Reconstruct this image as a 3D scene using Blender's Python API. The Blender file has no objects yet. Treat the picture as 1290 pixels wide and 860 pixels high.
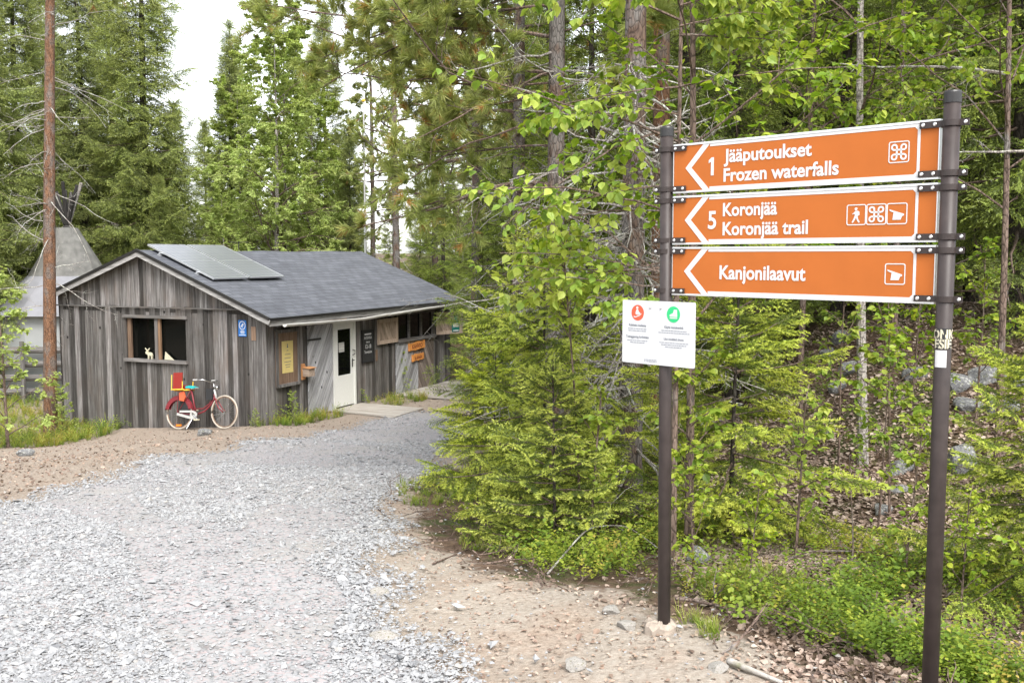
import bpy, bmesh, math, random
import numpy as np
from mathutils import Matrix, Vector

# ------------------------------------------------------------------ camera, sky, sun, exposure
S = bpy.context.scene
COL = S.collection
R = math.radians
EYE = 1.6
PITCH = R(4.92)
FOC = 1254.0
camd = bpy.data.cameras.new("camera")
camd.sensor_width = 36.0
camd.lens = 35.0
camd.clip_start = 0.05
camd.clip_end = 2000
cam = bpy.data.objects.new("camera", camd)
COL.objects.link(cam)
cam.location = (0, 0, EYE)
cam.rotation_euler = (R(90) - PITCH, 0, 0)
S.camera = cam

SUN_EL, SUN_AZ = R(52), R(163)          # high, behind the camera to the right, behind thin cloud
world = bpy.data.worlds.new("World")
S.world = world
world.use_nodes = True
wt = world.node_tree
wt.nodes.clear()
sky = wt.nodes.new("ShaderNodeTexSky")
sky.sky_type = 'NISHITA'
sky.sun_disc = False
sky.sun_elevation = SUN_EL
sky.sun_rotation = SUN_AZ
sky.dust_density = 1.5
sky.ozone_density = 1.0
hsv = wt.nodes.new("ShaderNodeHueSaturation")
hsv.inputs['Saturation'].default_value = 0.22      # a white overcast sky
bg = wt.nodes.new("ShaderNodeBackground")
bg.inputs['Strength'].default_value = 0.15
wo = wt.nodes.new("ShaderNodeOutputWorld")
wt.links.new(sky.outputs[0], hsv.inputs['Color'])
wt.links.new(hsv.outputs[0], bg.inputs['Color'])
wt.links.new(bg.outputs[0], wo.inputs['Surface'])

sund = bpy.data.lights.new("sun", 'SUN')
sund.energy = 1.5
sund.angle = R(32)
sund.color = (1.0, 0.96, 0.9)
sun = bpy.data.objects.new("sun", sund)
COL.objects.link(sun)
_sd = Vector((math.sin(SUN_AZ) * math.cos(SUN_EL), math.cos(SUN_AZ) * math.cos(SUN_EL), math.sin(SUN_EL)))
sun.rotation_euler = _sd.to_track_quat('Z', 'Y').to_euler()

S.view_settings.view_transform = 'Standard'
S.view_settings.look = 'None'
S.view_settings.gamma = 1.0
S.view_settings.use_curve_mapping = False
S.view_settings.exposure = 1.8
S.cycles.max_bounces = 12
S.cycles.diffuse_bounces = 8
S.cycles.transmission_bounces = 8
S.cycles.glossy_bounces = 3
S.cycles.transparent_max_bounces = 6
S.cycles.caustics_reflective = False
S.cycles.caustics_refractive = False

rng = np.random.default_rng(11)


# ------------------------------------------------------------------ mesh helpers
class Buf:
    """Collects vertices, faces and a per-vertex tint; build() links them as one mesh object."""
    def __init__(self):
        self.V, self.T, self.F, self.n = [], [], [], 0

    def add(self, V, F, tint=0.5):
        V = np.asarray(V, float).reshape(-1, 3)
        t = np.broadcast_to(np.asarray(tint, float), (len(V),))
        self.V.append(V)
        self.T.append(t)
        if isinstance(F, np.ndarray):
            self.F.append(F.astype(np.int64) + self.n)
        else:
            for f in F:
                self.F.append(np.asarray([f], np.int64) + self.n)
        self.n += len(V)

    def mesh(self, name, smooth=False):
        me = bpy.data.meshes.new(name)
        if not self.V:
            return me
        V = np.concatenate(self.V)
        T = np.concatenate(self.T)
        me.vertices.add(len(V))
        me.vertices.foreach_set("co", V.astype(np.float32).ravel())
        loops = np.concatenate([f.ravel() for f in self.F])
        sizes = np.concatenate([np.full(len(f), f.shape[1]) for f in self.F])
        starts = np.concatenate([[0], np.cumsum(sizes)[:-1]])
        me.loops.add(len(loops))
        me.loops.foreach_set("vertex_index", loops.astype(np.int32))
        me.polygons.add(len(sizes))
        me.polygons.foreach_set("loop_start", starts.astype(np.int32))
        try:
            me.polygons.foreach_set("loop_total", sizes.astype(np.int32))
        except Exception:
            pass
        me.polygons.foreach_set("use_smooth", np.full(len(sizes), bool(smooth)))
        a = me.attributes.new("tint", 'FLOAT', 'POINT')
        a.data.foreach_set("value", T.astype(np.float32))
        me.update(calc_edges=True)
        me.validate()
        return me

    def build(self, name, mat, parent=None, smooth=False, **props):
        return link(name, self.mesh(name, smooth), mat, parent, **props)


def link(name, me, mat, parent=None, matrix=None, **props):
    o = bpy.data.objects.new(name, me)
    COL.objects.link(o)
    if mat is not None and me is not None:
        me.materials.clear()
        me.materials.append(mat)
    if parent is not None:
        o.parent = parent
    if matrix is not None:
        o.matrix_local = matrix
    tag(o, **props)
    return o


def tag(o, label=None, cat=None, group=None, kind=None):
    if label: o["label"] = label
    if cat: o["category"] = cat
    if group: o["group"] = group
    if kind: o["kind"] = kind
    return o


def thing(name, label, cat, matrix=None, loc=None, group=None):
    o = bpy.data.objects.new(name, None)
    COL.objects.link(o)
    if matrix is not None:
        o.matrix_world = matrix
    if loc is not None:
        o.location = loc
    return tag(o, label, cat, group)


def frame(o, x, y, z):
    m = Matrix.Identity(4)
    for i, c in enumerate((x, y, z, o)):
        for j in range(3):
            m[j][i] = c[j]
    return m


QB = np.array([[0, 3, 2, 1], [4, 5, 6, 7], [0, 1, 5, 4], [1, 2, 6, 5], [2, 3, 7, 6], [3, 0, 4, 7]])


def box(b, x0, x1, y0, y1, z0, z1, tint=0.5):
    b.add([(x0, y0, z0), (x1, y0, z0), (x1, y1, z0), (x0, y1, z0), (x0, y0, z1), (x1, y0, z1), (x1, y1, z1), (x0, y1, z1)], QB, tint)


def hexa(b, p, tint=0.5):
    """p: eight corners, bottom ring then top ring."""
    b.add(p, QB, tint)


def beam(b, p, q, w, h, tint=0.5, up=(0, 0, 1)):
    p, q = np.array(p, float), np.array(q, float)
    d = (q - p) / np.linalg.norm(q - p)
    up = np.array(up, float)
    s = np.cross(d, up)
    s /= np.linalg.norm(s)
    t = np.cross(s, d)
    pts = []
    for e in (-1, 1):
        for (pp, k) in ((p, -1), (q, -1), (q, 1), (p, 1)):
            pts.append(pp + s * k * w / 2 + t * e * h / 2)
    hexa(b, pts, tint)


def tube(b, pts, rad, n=8, tint=0.5, cap=True):
    P = np.asarray(pts, float)
    m = len(P)
    r = np.broadcast_to(np.asarray(rad, float), (m,))
    D = np.gradient(P, axis=0) if m > 1 else None
    D /= np.linalg.norm(D, axis=1)[:, None] + 1e-9
    ref = np.array([0, 0, 1.0]) if abs(D[:, 2]).mean() < 0.8 else np.array([1.0, 0, 0])
    A = np.cross(D, ref)
    A /= np.linalg.norm(A, axis=1)[:, None] + 1e-9
    B = np.cross(D, A)
    a = np.arange(n) * 2 * math.pi / n
    V = P[:, None] + r[:, None, None] * (A[:, None] * np.cos(a)[None, :, None] + B[:, None] * np.sin(a)[None, :, None])
    i = np.arange(m - 1)[:, None] * n
    j = np.arange(n)[None]
    k = (np.arange(n)[None] + 1) % n
    F = np.stack([i + j, i + k, i + n + k, i + n + j], -1).reshape(-1, 4)
    tt = np.broadcast_to(np.asarray(tint, float), (m,)).repeat(n)
    base = b.n
    b.add(V.reshape(-1, 3), F, tt)
    if cap and n > 3:
        b.F.append(np.arange(n)[None, ::-1].astype(np.int64) + base)
        b.F.append(np.arange(n)[None].astype(np.int64) + base + (m - 1) * n)


def lathe(b, prof, n=24, tint=0.5, origin=(0, 0, 0), axis='z'):
    """prof: (radius, height) pairs."""
    pr = np.asarray(prof, float)
    a = np.arange(n) * 2 * math.pi / n
    V = np.stack([pr[:, 0, None] * np.cos(a), pr[:, 0, None] * np.sin(a), np.broadcast_to(pr[:, 1, None], (len(pr), n))], -1)
    if axis == 'y':
        V = V[..., [0, 2, 1]]
    if axis == 'x':
        V = V[..., [2, 0, 1]]
    m = len(pr)
    i = np.arange(m - 1)[:, None] * n
    j = np.arange(n)[None]
    k = (j + 1) % n
    F = np.stack([i + j, i + k, i + n + k, i + n + j], -1).reshape(-1, 4)
    base = b.n
    b.add(V.reshape(-1, 3) + np.asarray(origin, float), F, tint)
    b.F.append(np.arange(n)[None, ::-1].astype(np.int64) + base)
    b.F.append(np.arange(n)[None].astype(np.int64) + base + (m - 1) * n)


def prism(b, poly, z0, z1, tint=0.5):
    """A flat outline (x, y) pushed from z0 to z1; concave outlines are fine."""
    n = len(poly)
    V = [(x, y, z0) for x, y in poly] + [(x, y, z1) for x, y in poly]
    F = [list(range(n))[::-1], list(range(n, 2 * n))] + [[i, (i + 1) % n, n + (i + 1) % n, n + i] for i in range(n)]
    b.add(V, F, tint)


def inst(b, tv, tf, tt, P, X, Y, Z, s=1.0, ti=0.0):
    """Copies of a template (tv, tf, tint tt) at points P with frames X, Y, Z, merged into b."""
    n = len(P)
    if n == 0:
        return
    s = np.broadcast_to(np.asarray(s, float), (n,))[:, None, None]
    V = (P[:, None] + s * (tv[None, :, 0:1] * X[:, None] + tv[None, :, 1:2] * Y[:, None] + tv[None, :, 2:3] * Z[:, None])).reshape(-1, 3)
    T = np.clip(tt[None] + np.broadcast_to(np.asarray(ti, float), (n,))[:, None], 0, 1).ravel()
    off = np.arange(n)[:, None] * len(tv)
    base = b.n
    for f in tf:
        F = (f[None] + off[:, :, None]).reshape(-1, f.shape[1])
        b.F.append(F.astype(np.int64) + base)
    b.V.append(V)
    b.T.append(T)
    b.n += len(V)


def norm(a):
    a = np.asarray(a, float)
    return a / (np.linalg.norm(a, axis=-1, keepdims=True) + 1e-9)


def frames(X, up=None, roll=None):
    X = norm(X)
    if up is None:
        up = np.broadcast_to(np.array([0, 0, 1.0]), X.shape)
    Y = np.cross(up, X)
    bad = np.linalg.norm(Y, axis=1) < 1e-3
    Y[bad] = [0, 1, 0]
    Y = norm(Y)
    Z = np.cross(X, Y)
    if roll is not None:
        c, s = np.cos(roll)[:, None], np.sin(roll)[:, None]
        Y, Z = Y * c + Z * s, Z * c - Y * s
    return X, Y, Z


# ------------------------------------------------------------------ material helpers
class NT:
    def __init__(self, name):
        self.m = bpy.data.materials.new(name)
        self.m.use_nodes = True
        self.t = self.m.node_tree
        self.t.nodes.clear()
        self.out = self.t.nodes.new("ShaderNodeOutputMaterial")

    def n(self, typ, **kw):
        nd = self.t.nodes.new(typ)
        for k, v in kw.items():
            if k.startswith('_'):
                setattr(nd, k[1:], v)
            else:
                i = int(k[1:]) if k[0] == 'i' and k[1:].isdigit() else k.replace('__', ' ')
                self.set(nd.inputs[i], v)
        return nd

    def set(self, sock, v):
        if hasattr(v, 'is_linked') or hasattr(v, 'links'):
            self.t.links.new(v, sock)
        elif isinstance(v, (tuple, list)) and len(v) == 3 and sock.type == 'RGBA':
            sock.default_value = (*v, 1)
        else:
            sock.default_value = v

    def coord(self, scale=(1, 1, 1), kind='Object', rot=(0, 0, 0)):
        c = self.n("ShaderNodeTexCoord")
        mp = self.n("ShaderNodeMapping", Vector=c.outputs[kind], Scale=scale, Rotation=rot)
        return mp.outputs[0]

    def noise(self, vec, scale, detail=4, rough=0.55, out=0):
        return self.n("ShaderNodeTexNoise", Vector=vec, Scale=scale, Detail=detail, Roughness=rough).outputs[out]

    def ramp(self, fac, stops, interp='LINEAR'):
        r = self.n("ShaderNodeValToRGB", Fac=fac)
        r.color_ramp.interpolation = interp
        e = r.color_ramp.elements
        while len(e) < len(stops):
            e.new(0.5)
        for el, (p, c) in zip(e, stops):
            el.position = p
            el.color = (*c, 1) if len(c) == 3 else c
        return r.outputs[0]

    def mix(self, fac, a, b, mode='MIX'):
        m = self.n("ShaderNodeMix", _data_type='RGBA', _blend_type=mode)
        self.set(m.inputs[0], fac)
        self.set(m.inputs[6], a)
        self.set(m.inputs[7], b)
        return m.outputs[2]

    def math(self, op, a, b=0.5, clamp=False):
        m = self.n("ShaderNodeMath", _operation=op, _use_clamp=clamp)
        self.set(m.inputs[0], a)
        self.set(m.inputs[1], b)
        return m.outputs[0]

    def attr(self, name='tint'):
        return self.n("ShaderNodeAttribute", _attribute_name=name).outputs['Fac']

    def bump(self, h, strength=0.3, dist=0.02):
        return self.n("ShaderNodeBump", Height=h, Strength=strength, Distance=dist).outputs[0]

    def bsdf(self, color, rough=0.7, metal=0.0, normal=None, spec=0.5, **kw):
        p = self.n("ShaderNodeBsdfPrincipled", Roughness=rough, Metallic=metal)
        self.set(p.inputs['Base Color'], color)
        p.inputs['Specular IOR Level'].default_value = spec
        if normal is not None:
            self.set(p.inputs['Normal'], normal)
        for k, v in kw.items():
            self.set(p.inputs[k.replace('__', ' ')], v)
        self.t.links.new(p.outputs[0], self.out.inputs[0])
        return p

    def done(self):
        return self.m


def plain(name, col, rough=0.5, metal=0.0, var=0.12, scale=40, spec=0.5, **kw):
    t = NT(name)
    v = t.noise(t.coord(), scale, 5)
    f = t.ramp(v, [(0.3, (1 - var,) * 3), (0.7, (1 + var,) * 3)])
    c = t.mix(1.0, col, f, 'MULTIPLY')
    r = t.math('ADD', t.math('MULTIPLY', v, 0.25), rough - 0.125)
    t.bsdf(c, r, metal, spec=spec, **kw)
    return t.done()


def leafmat(name, stops, trans=0.35, rough=0.5, var=0.25, spec=0.35):
    """Leaf or needle: tint picks the age colour (old to new growth), some light comes through."""
    t = NT(name)
    c = t.ramp(t.attr(), stops)
    oi = t.n("ShaderNodeObjectInfo").outputs['Random']
    v = t.noise(t.coord(), 1.3, 3)
    h = t.n("ShaderNodeHueSaturation", Hue=t.math('ADD', t.math('MULTIPLY', v, 0.05), 0.475),
            Saturation=t.math('ADD', t.math('MULTIPLY', oi, 0.15), 0.92),
            Value=t.math('ADD', t.math('MULTIPLY', v, var * 2), 1 - var), Color=c).outputs[0]
    p = t.n("ShaderNodeBsdfPrincipled", Roughness=rough)
    p.inputs['Specular IOR Level'].default_value = spec
    t.set(p.inputs['Base Color'], h)
    tr = t.n("ShaderNodeBsdfTranslucent", Color=t.mix(1.0, h, (1.0, 1.0, 0.6), 'MULTIPLY'))
    ms = t.n("ShaderNodeMixShader", Fac=trans)
    t.t.links.new(p.outputs[0], ms.inputs[1])
    t.t.links.new(tr.outputs[0], ms.inputs[2])
    t.t.links.new(ms.outputs[0], t.out.inputs[0])
    return t.done()


def barkmat(name, low, high, grey, cut=0.5, zs=0.25):
    t = NT(name)
    v = t.coord((1, 1, zs))
    n1 = t.noise(v, 28, 6, 0.65)
    n2 = t.noise(t.coord((1, 1, 0.5)), 7, 4)
    vo = t.n("ShaderNodeTexVoronoi", Vector=t.coord((1, 1, 0.35)), Scale=38, _feature='DISTANCE_TO_EDGE').outputs[0]
    c = t.ramp(n1, [(0.3, low), (0.65, high)])
    c = t.mix(t.ramp(n2, [(cut, (0, 0, 0)), (cut + 0.14, (1, 1, 1))]), c, grey)
    crack = t.ramp(vo, [(0.0, (0.35,) * 3), (0.12, (1, 1, 1))])
    c = t.mix(1.0, c, crack, 'MULTIPLY')
    t.bsdf(c, 0.9, normal=t.bump(t.math('ADD', n1, t.math('MINIMUM', vo, 0.15)), 0.9, 0.02), spec=0.2)
    return t.done()


M = {}


def woodmat(name, cols, grain=(26, 26, 1.6), rot=(0, 0, 0), knots=True, rough=0.85, stain=None, var=0.55):
    """Weathered boards: tint shifts each board, long grain, brown stains, knots."""
    t = NT(name)
    v = t.n("ShaderNodeMapping", Vector=t.coord(rot=rot), Scale=grain).outputs[0]
    off = t.n("ShaderNodeVectorMath", _operation='ADD', i0=v)
    cmb = t.n("ShaderNodeCombineXYZ", X=t.math('MULTIPLY', t.attr(), 37), Y=t.math('MULTIPLY', t.attr(), 19), Z=t.math('MULTIPLY', t.attr(), 53))
    t.t.links.new(cmb.outputs[0], off.inputs[1])
    g = t.noise(off.outputs[0], 1.0, 8, 0.7)
    c = t.ramp(g, [(0.28, cols[0]), (0.5, cols[1]), (0.75, cols[2])])
    big = t.noise(t.coord((2.2, 2.2, 0.7)), 1.6, 5, 0.6)
    if stain:
        c = t.mix(t.ramp(big, [(0.48, (0, 0, 0)), (0.68, (0.75,) * 3)]), c, t.mix(g, stain, cols[1]))
    lo = 1 - var
    a = t.ramp(t.attr(), [(0.0, (lo, lo * 0.98, lo * 0.95)), (0.5, (1, 1, 1)), (1.0, (1 + var, 1 + var, 1 + var * 1.05))])
    c = t.mix(1.0, c, a, 'MULTIPLY')
    if knots:
        kn = t.n("ShaderNodeTexVoronoi", Vector=t.coord((1, 1, 0.75)), Scale=3.2, Randomness=1.0).outputs[0]
        k = t.ramp(kn, [(0.055, (1, 1, 1)), (0.10, (0, 0, 0))])
        c = t.mix(k, c, tuple(x * 0.35 for x in cols[0]))
    t.bsdf(c, rough, normal=t.bump(g, 0.5, 0.01), spec=0.25)
    return t.done()


GREY = [(0.034, 0.031, 0.029), (0.12, 0.112, 0.106), (0.25, 0.24, 0.232)]
M['boards'] = woodmat('weathered_boards', GREY, stain=(0.10, 0.072, 0.054), var=0.65)
M['boards_h'] = woodmat('weathered_boards_level', GREY, grain=(1.6, 1.6, 30), knots=False, stain=(0.14, 0.11, 0.085))
M['diag_a'] = woodmat('silver_boards_diagonal', [(0.13, 0.13, 0.135), (0.33, 0.33, 0.34), (0.52, 0.52, 0.54)], grain=(1.6, 26, 26), rot=(0, R(58), 0), var=0.45)
M['diag_b'] = woodmat('brown_boards_diagonal', [(0.07, 0.055, 0.045), (0.19, 0.155, 0.13), (0.34, 0.28, 0.24)], grain=(1.6, 26, 26), rot=(0, R(-58), 0), var=0.45)
M['trim_brown'] = woodmat('brown_wood', [(0.09, 0.055, 0.035), (0.19, 0.125, 0.085), (0.30, 0.21, 0.15)], knots=False)
M['trim_orange'] = woodmat('fresh_wood', [(0.32, 0.15, 0.06), (0.5, 0.25, 0.11), (0.62, 0.36, 0.18)], knots=False, var=0.2)
M['shutter'] = woodmat('pale_shutter_wood', [(0.22, 0.16, 0.12), (0.36, 0.28, 0.22), (0.5, 0.4, 0.33)], var=0.35, knots=False)
M['deckwood'] = woodmat('deck_wood', [(0.16, 0.14, 0.12), (0.34, 0.31, 0.27), (0.5, 0.47, 0.42)], grain=(26, 1.6, 26), knots=False, var=0.25)
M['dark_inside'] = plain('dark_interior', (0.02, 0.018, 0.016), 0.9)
M['fascia'] = woodmat('peeling_white_board', [(0.2, 0.19, 0.17), (0.55, 0.54, 0.51), (0.72, 0.71, 0.69)], grain=(1.2, 20, 20), knots=False, var=0.1)
M['rawfascia'] = woodmat('grey_fascia_board', [(0.12, 0.115, 0.11), (0.3, 0.29, 0.28), (0.45, 0.44, 0.43)], grain=(2, 2, 20), knots=False, var=0.1)
M['white_paint'] = plain('white_door_paint', (0.74, 0.74, 0.71), 0.4, var=0.05)
M['brown_metal'] = plain('brown_powder_coat', (0.040, 0.031, 0.029), 0.45, var=0.22, scale=18, spec=0.3)
M['black_metal'] = plain('black_coated_metal', (0.018, 0.017, 0.017), 0.4)
M['zinc'] = plain('zinc_bolt', (0.62, 0.63, 0.64), 0.35, 0.9, var=0.1)
M['alu'] = plain('aluminium_edge', (0.7, 0.71, 0.72), 0.35, 0.8, var=0.05)
M['sign_orange'] = plain('orange_reflective_sheet', (0.42, 0.122, 0.028), 0.6, var=0.07, scale=5, spec=0.12)
M['sign_white'] = plain('white_reflective_sheet', (0.58, 0.58, 0.58), 0.5, var=0.02, spec=0.2)
M['panel_white'] = plain('white_composite_panel', (0.54, 0.55, 0.56), 0.5, var=0.015, scale=6, spec=0.2)
M['ink'] = plain('grey_print', (0.22, 0.23, 0.26), 0.6)
M['ink_dark'] = plain('dark_print', (0.10, 0.11, 0.14), 0.6)
M['sign_red'] = plain('red_print', (0.78, 0.09, 0.04), 0.4, var=0.03)
M['sign_green'] = plain('green_print', (0.02, 0.46, 0.16), 0.4, var=0.03)
M['sign_blue'] = plain('blue_sheet', (0.01, 0.13, 0.42), 0.4, var=0.05)
M['mullion'] = woodmat('amber_window_post', [(0.12, 0.07, 0.04), (0.22, 0.135, 0.08), (0.3, 0.2, 0.13)], knots=False, var=.2)
M['poster'] = plain('yellow_paper', (0.66, 0.53, 0.20), 0.7, var=0.08, scale=9)
M['chalkboard'] = plain('chalkboard_black', (0.022, 0.022, 0.023), 0.75, var=0.2, scale=10)
M['chalk'] = plain('chalk', (0.6, 0.6, 0.6), 0.9, var=0.3, scale=90)
M['concrete'] = plain('pale_concrete', (0.46, 0.42, 0.37), 0.9, var=0.25, scale=25)
M['red_paint'] = plain('red_bicycle_paint', (0.19, 0.022, 0.03), 0.5, var=0.12, scale=30)
M['red_plastic'] = plain('red_seat_plastic', (0.24, 0.018, 0.012), 0.6)
M['yellow_metal'] = plain('yellow_tube', (0.75, 0.48, 0.05), 0.4)
M['teal'] = plain('teal_vinyl', (0.01, 0.38, 0.38), 0.45)
M['white_rubber'] = plain('cream_tyre', (0.42, 0.37, 0.31), 0.7, var=0.2, scale=12)
M['chrome'] = plain('chrome', (0.7, 0.7, 0.7), 0.18, 1.0)
M['white_metal'] = plain('white_enamel', (0.42, 0.415, 0.40), 0.35, var=0.1)
M['black_plastic'] = plain('black_vinyl', (0.02, 0.02, 0.022), 0.5)
M['orange_plastic'] = plain('orange_reflector', (0.85, 0.22, 0.02), 0.25)
M['rust'] = plain('rusty_orange_bag', (0.55, 0.1, 0.04), 0.6)
M['cream'] = plain('cream_figurine', (0.5, 0.47, 0.35), 0.6)
M['canvas_dark'] = plain('weathered_tent_canvas', (0.135, 0.132, 0.122), 0.9, var=0.3, scale=5)
M['canvas_light'] = plain('pale_tent_canvas', (0.20, 0.20, 0.215), 0.8, var=0.12, scale=3)
M['canvas_white'] = plain('white_tent_wall', (0.30, 0.31, 0.305), 0.8, var=0.08, scale=4)
M['charred'] = plain('dark_poles', (0.03, 0.027, 0.025), 0.9, var=0.4)
M['bottle_green'] = plain('bottle_green_sheet', (0.01, 0.16, 0.13), 0.4)

# glass that mirrors the forest over a dark room
t = NT('dark_glass')
g = t.n("ShaderNodeBsdfPrincipled", Roughness=0.02)
g.inputs['Base Color'].default_value = (0.004, 0.0045, 0.004, 1)
g.inputs['Specular IOR Level'].default_value = 0.18
t.t.links.new(g.outputs[0], t.out.inputs[0])
M['glass'] = t.done()

# photovoltaic glass: fine cell lines, the sky's glare painted in as paler grey cells
t = NT('solar_cells')
br = t.n("ShaderNodeTexBrick", Vector=t.coord(), _offset=0.0, Scale=1.0, Mortar__Size=0.006, Brick__Width=0.16, Row__Height=0.16)
br.inputs['Color1'].default_value = (0.135, 0.142, 0.165, 1)
br.inputs['Color2'].default_value = (0.15, 0.158, 0.18, 1)
br.inputs['Mortar'].default_value = (0.26, 0.265, 0.28, 1)
t.bsdf(br.outputs[0], 0.3, spec=0.9, **{'Coat__Weight': 0.7, 'Coat__Roughness': 0.22})
M['solar'] = t.done()

# felt shingles with rounded tabs: courses run along the slope
t = NT('felt_shingles')
v = t.coord()
wob = t.noise(v, 3.0, 3)
br = t.n("ShaderNodeTexBrick", Vector=v, _offset=0.5, Scale=1.0, Mortar__Size=0.014, Mortar__Smooth=0.5, Brick__Width=0.33, Row__Height=0.145, Bias=0.0)
br.inputs['Color1'].default_value = (0.078, 0.083, 0.097, 1)
br.inputs['Color2'].default_value = (0.108, 0.114, 0.13, 1)
br.inputs['Mortar'].default_value = (0.05, 0.053, 0.062, 1)
gr = t.noise(v, 220, 3)
c = t.mix(1.0, br.outputs[0], t.ramp(gr, [(0.3, (0.75,) * 3), (0.7, (1.25,) * 3)]), 'MULTIPLY')
c = t.mix(1.0, c, t.ramp(wob, [(0.3, (0.82,) * 3), (0.7, (1.15,) * 3)]), 'MULTIPLY')
t.bsdf(c, 0.75, normal=t.bump(br.outputs[1], -0.6, 0.01), spec=0.45)
M['shingle'] = t.done()

M['bark_pine'] = barkmat('pine_bark', (0.065, 0.047, 0.04), (0.20, 0.135, 0.10), (0.185, 0.168, 0.155), 0.40)
M['bark_orange'] = barkmat('upper_pine_bark', (0.085, 0.047, 0.03), (0.27, 0.145, 0.085), (0.18, 0.145, 0.125), 0.47)
M['bark_spruce'] = barkmat('spruce_bark', (0.03, 0.025, 0.022), (0.075, 0.062, 0.053), (0.10, 0.092, 0.082), 0.55)
M['bark_birch'] = barkmat('birch_bark', (0.2, 0.17, 0.15), (0.5, 0.46, 0.42), (0.1, 0.085, 0.075), 0.58, 2.2)
M['bark_twig'] = barkmat('brown_twig_bark', (0.10, 0.07, 0.055), (0.22, 0.16, 0.13), (0.2, 0.18, 0.165), 0.55)
M['dead_twig'] = barkmat('grey_lichened_twig', (0.22, 0.195, 0.175), (0.42, 0.385, 0.35), (0.55, 0.56, 0.5), 0.5)

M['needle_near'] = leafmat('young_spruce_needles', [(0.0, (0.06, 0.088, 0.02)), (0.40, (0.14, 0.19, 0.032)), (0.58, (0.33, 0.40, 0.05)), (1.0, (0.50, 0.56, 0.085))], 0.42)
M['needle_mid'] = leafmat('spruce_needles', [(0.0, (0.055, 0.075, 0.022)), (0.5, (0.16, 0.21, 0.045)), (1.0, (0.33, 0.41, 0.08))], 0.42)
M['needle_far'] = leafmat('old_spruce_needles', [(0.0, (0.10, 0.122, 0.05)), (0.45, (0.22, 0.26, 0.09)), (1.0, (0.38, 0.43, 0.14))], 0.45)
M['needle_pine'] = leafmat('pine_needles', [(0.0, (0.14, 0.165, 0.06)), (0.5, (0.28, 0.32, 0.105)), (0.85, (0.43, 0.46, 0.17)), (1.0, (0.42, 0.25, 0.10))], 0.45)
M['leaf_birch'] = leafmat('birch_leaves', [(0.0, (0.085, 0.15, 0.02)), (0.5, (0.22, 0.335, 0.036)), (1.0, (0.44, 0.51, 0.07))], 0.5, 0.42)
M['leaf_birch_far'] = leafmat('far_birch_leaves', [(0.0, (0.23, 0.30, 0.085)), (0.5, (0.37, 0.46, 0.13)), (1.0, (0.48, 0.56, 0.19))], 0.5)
M['leaf_rowan'] = leafmat('rowan_leaves', [(0.0, (0.06, 0.12, 0.035)), (0.5, (0.12, 0.2, 0.06)), (1.0, (0.22, 0.3, 0.11))], 0.35)
M['leaf_ground'] = leafmat('bilberry_leaves', [(0.0, (0.065, 0.11, 0.02)), (0.5, (0.165, 0.25, 0.038)), (0.85, (0.34, 0.40, 0.055)), (1.0, (0.42, 0.34, 0.08))], 0.45, 0.5)
M['grassblade'] = leafmat('grass_blades', [(0.0, (0.08, 0.13, 0.02)), (0.6, (0.19, 0.27, 0.035)), (1.0, (0.36, 0.36, 0.1))], 0.4)
M['litter'] = leafmat('dead_leaves', [(0.0, (0.09, 0.062, 0.048)), (0.5, (0.26, 0.185, 0.14)), (1.0, (0.46, 0.37, 0.305))], 0.1, 0.7)

# stones
def stonemat(name, a, bcol, lichen, sc=14):
    t = NT(name)
    n = t.noise(t.coord(), sc, 6, 0.65)
    n2 = t.noise(t.coord(), sc * 0.35, 4)
    c = t.mix(t.ramp(n2, [(0.52, (0, 0, 0)), (0.62, (1, 1, 1))]), t.ramp(n, [(0.3, a), (0.7, bcol)]), lichen)
    c = t.mix(t.ramp(t.noise(t.coord(), 5.5, 3), [(0.60, (0, 0, 0)), (0.68, (0.8,) * 3)]), c, (0.10, 0.105, 0.03))
    t.bsdf(c, 0.9, normal=t.bump(n, 0.6, 0.03), spec=0.25)
    return t.done()
M['clay'] = plain('dried_clay', (0.30, 0.25, 0.205), 0.95, var=0.3, scale=30)
M['carve'] = plain('burnt_lettering', (0.20, 0.04, 0.015), 0.7)
M['boulder'] = stonemat('lichened_granite', (0.07, 0.07, 0.072), (0.24, 0.24, 0.245), (0.36, 0.36, 0.34))
M['palestone'] = stonemat('pale_quartz', (0.27, 0.25, 0.225), (0.42, 0.40, 0.37), (0.36, 0.33, 0.3))

t = NT('crushed_stone')
c = t.ramp(t.attr(), [(0.0, (0.115, 0.118, 0.125)), (0.2, (0.215, 0.218, 0.225)), (0.7, (0.28, 0.283, 0.288)), (0.93, (0.345, 0.345, 0.345)), (1.0, (0.30, 0.275, 0.245))])
n = t.noise(t.coord(), 60, 3)
c = t.mix(1.0, c, t.ramp(n, [(0.3, (0.82,) * 3), (0.7, (1.15,) * 3)]), 'MULTIPLY')
t.bsdf(c, 0.85, spec=0.3)
M['gravel_stone'] = t.done()

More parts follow.
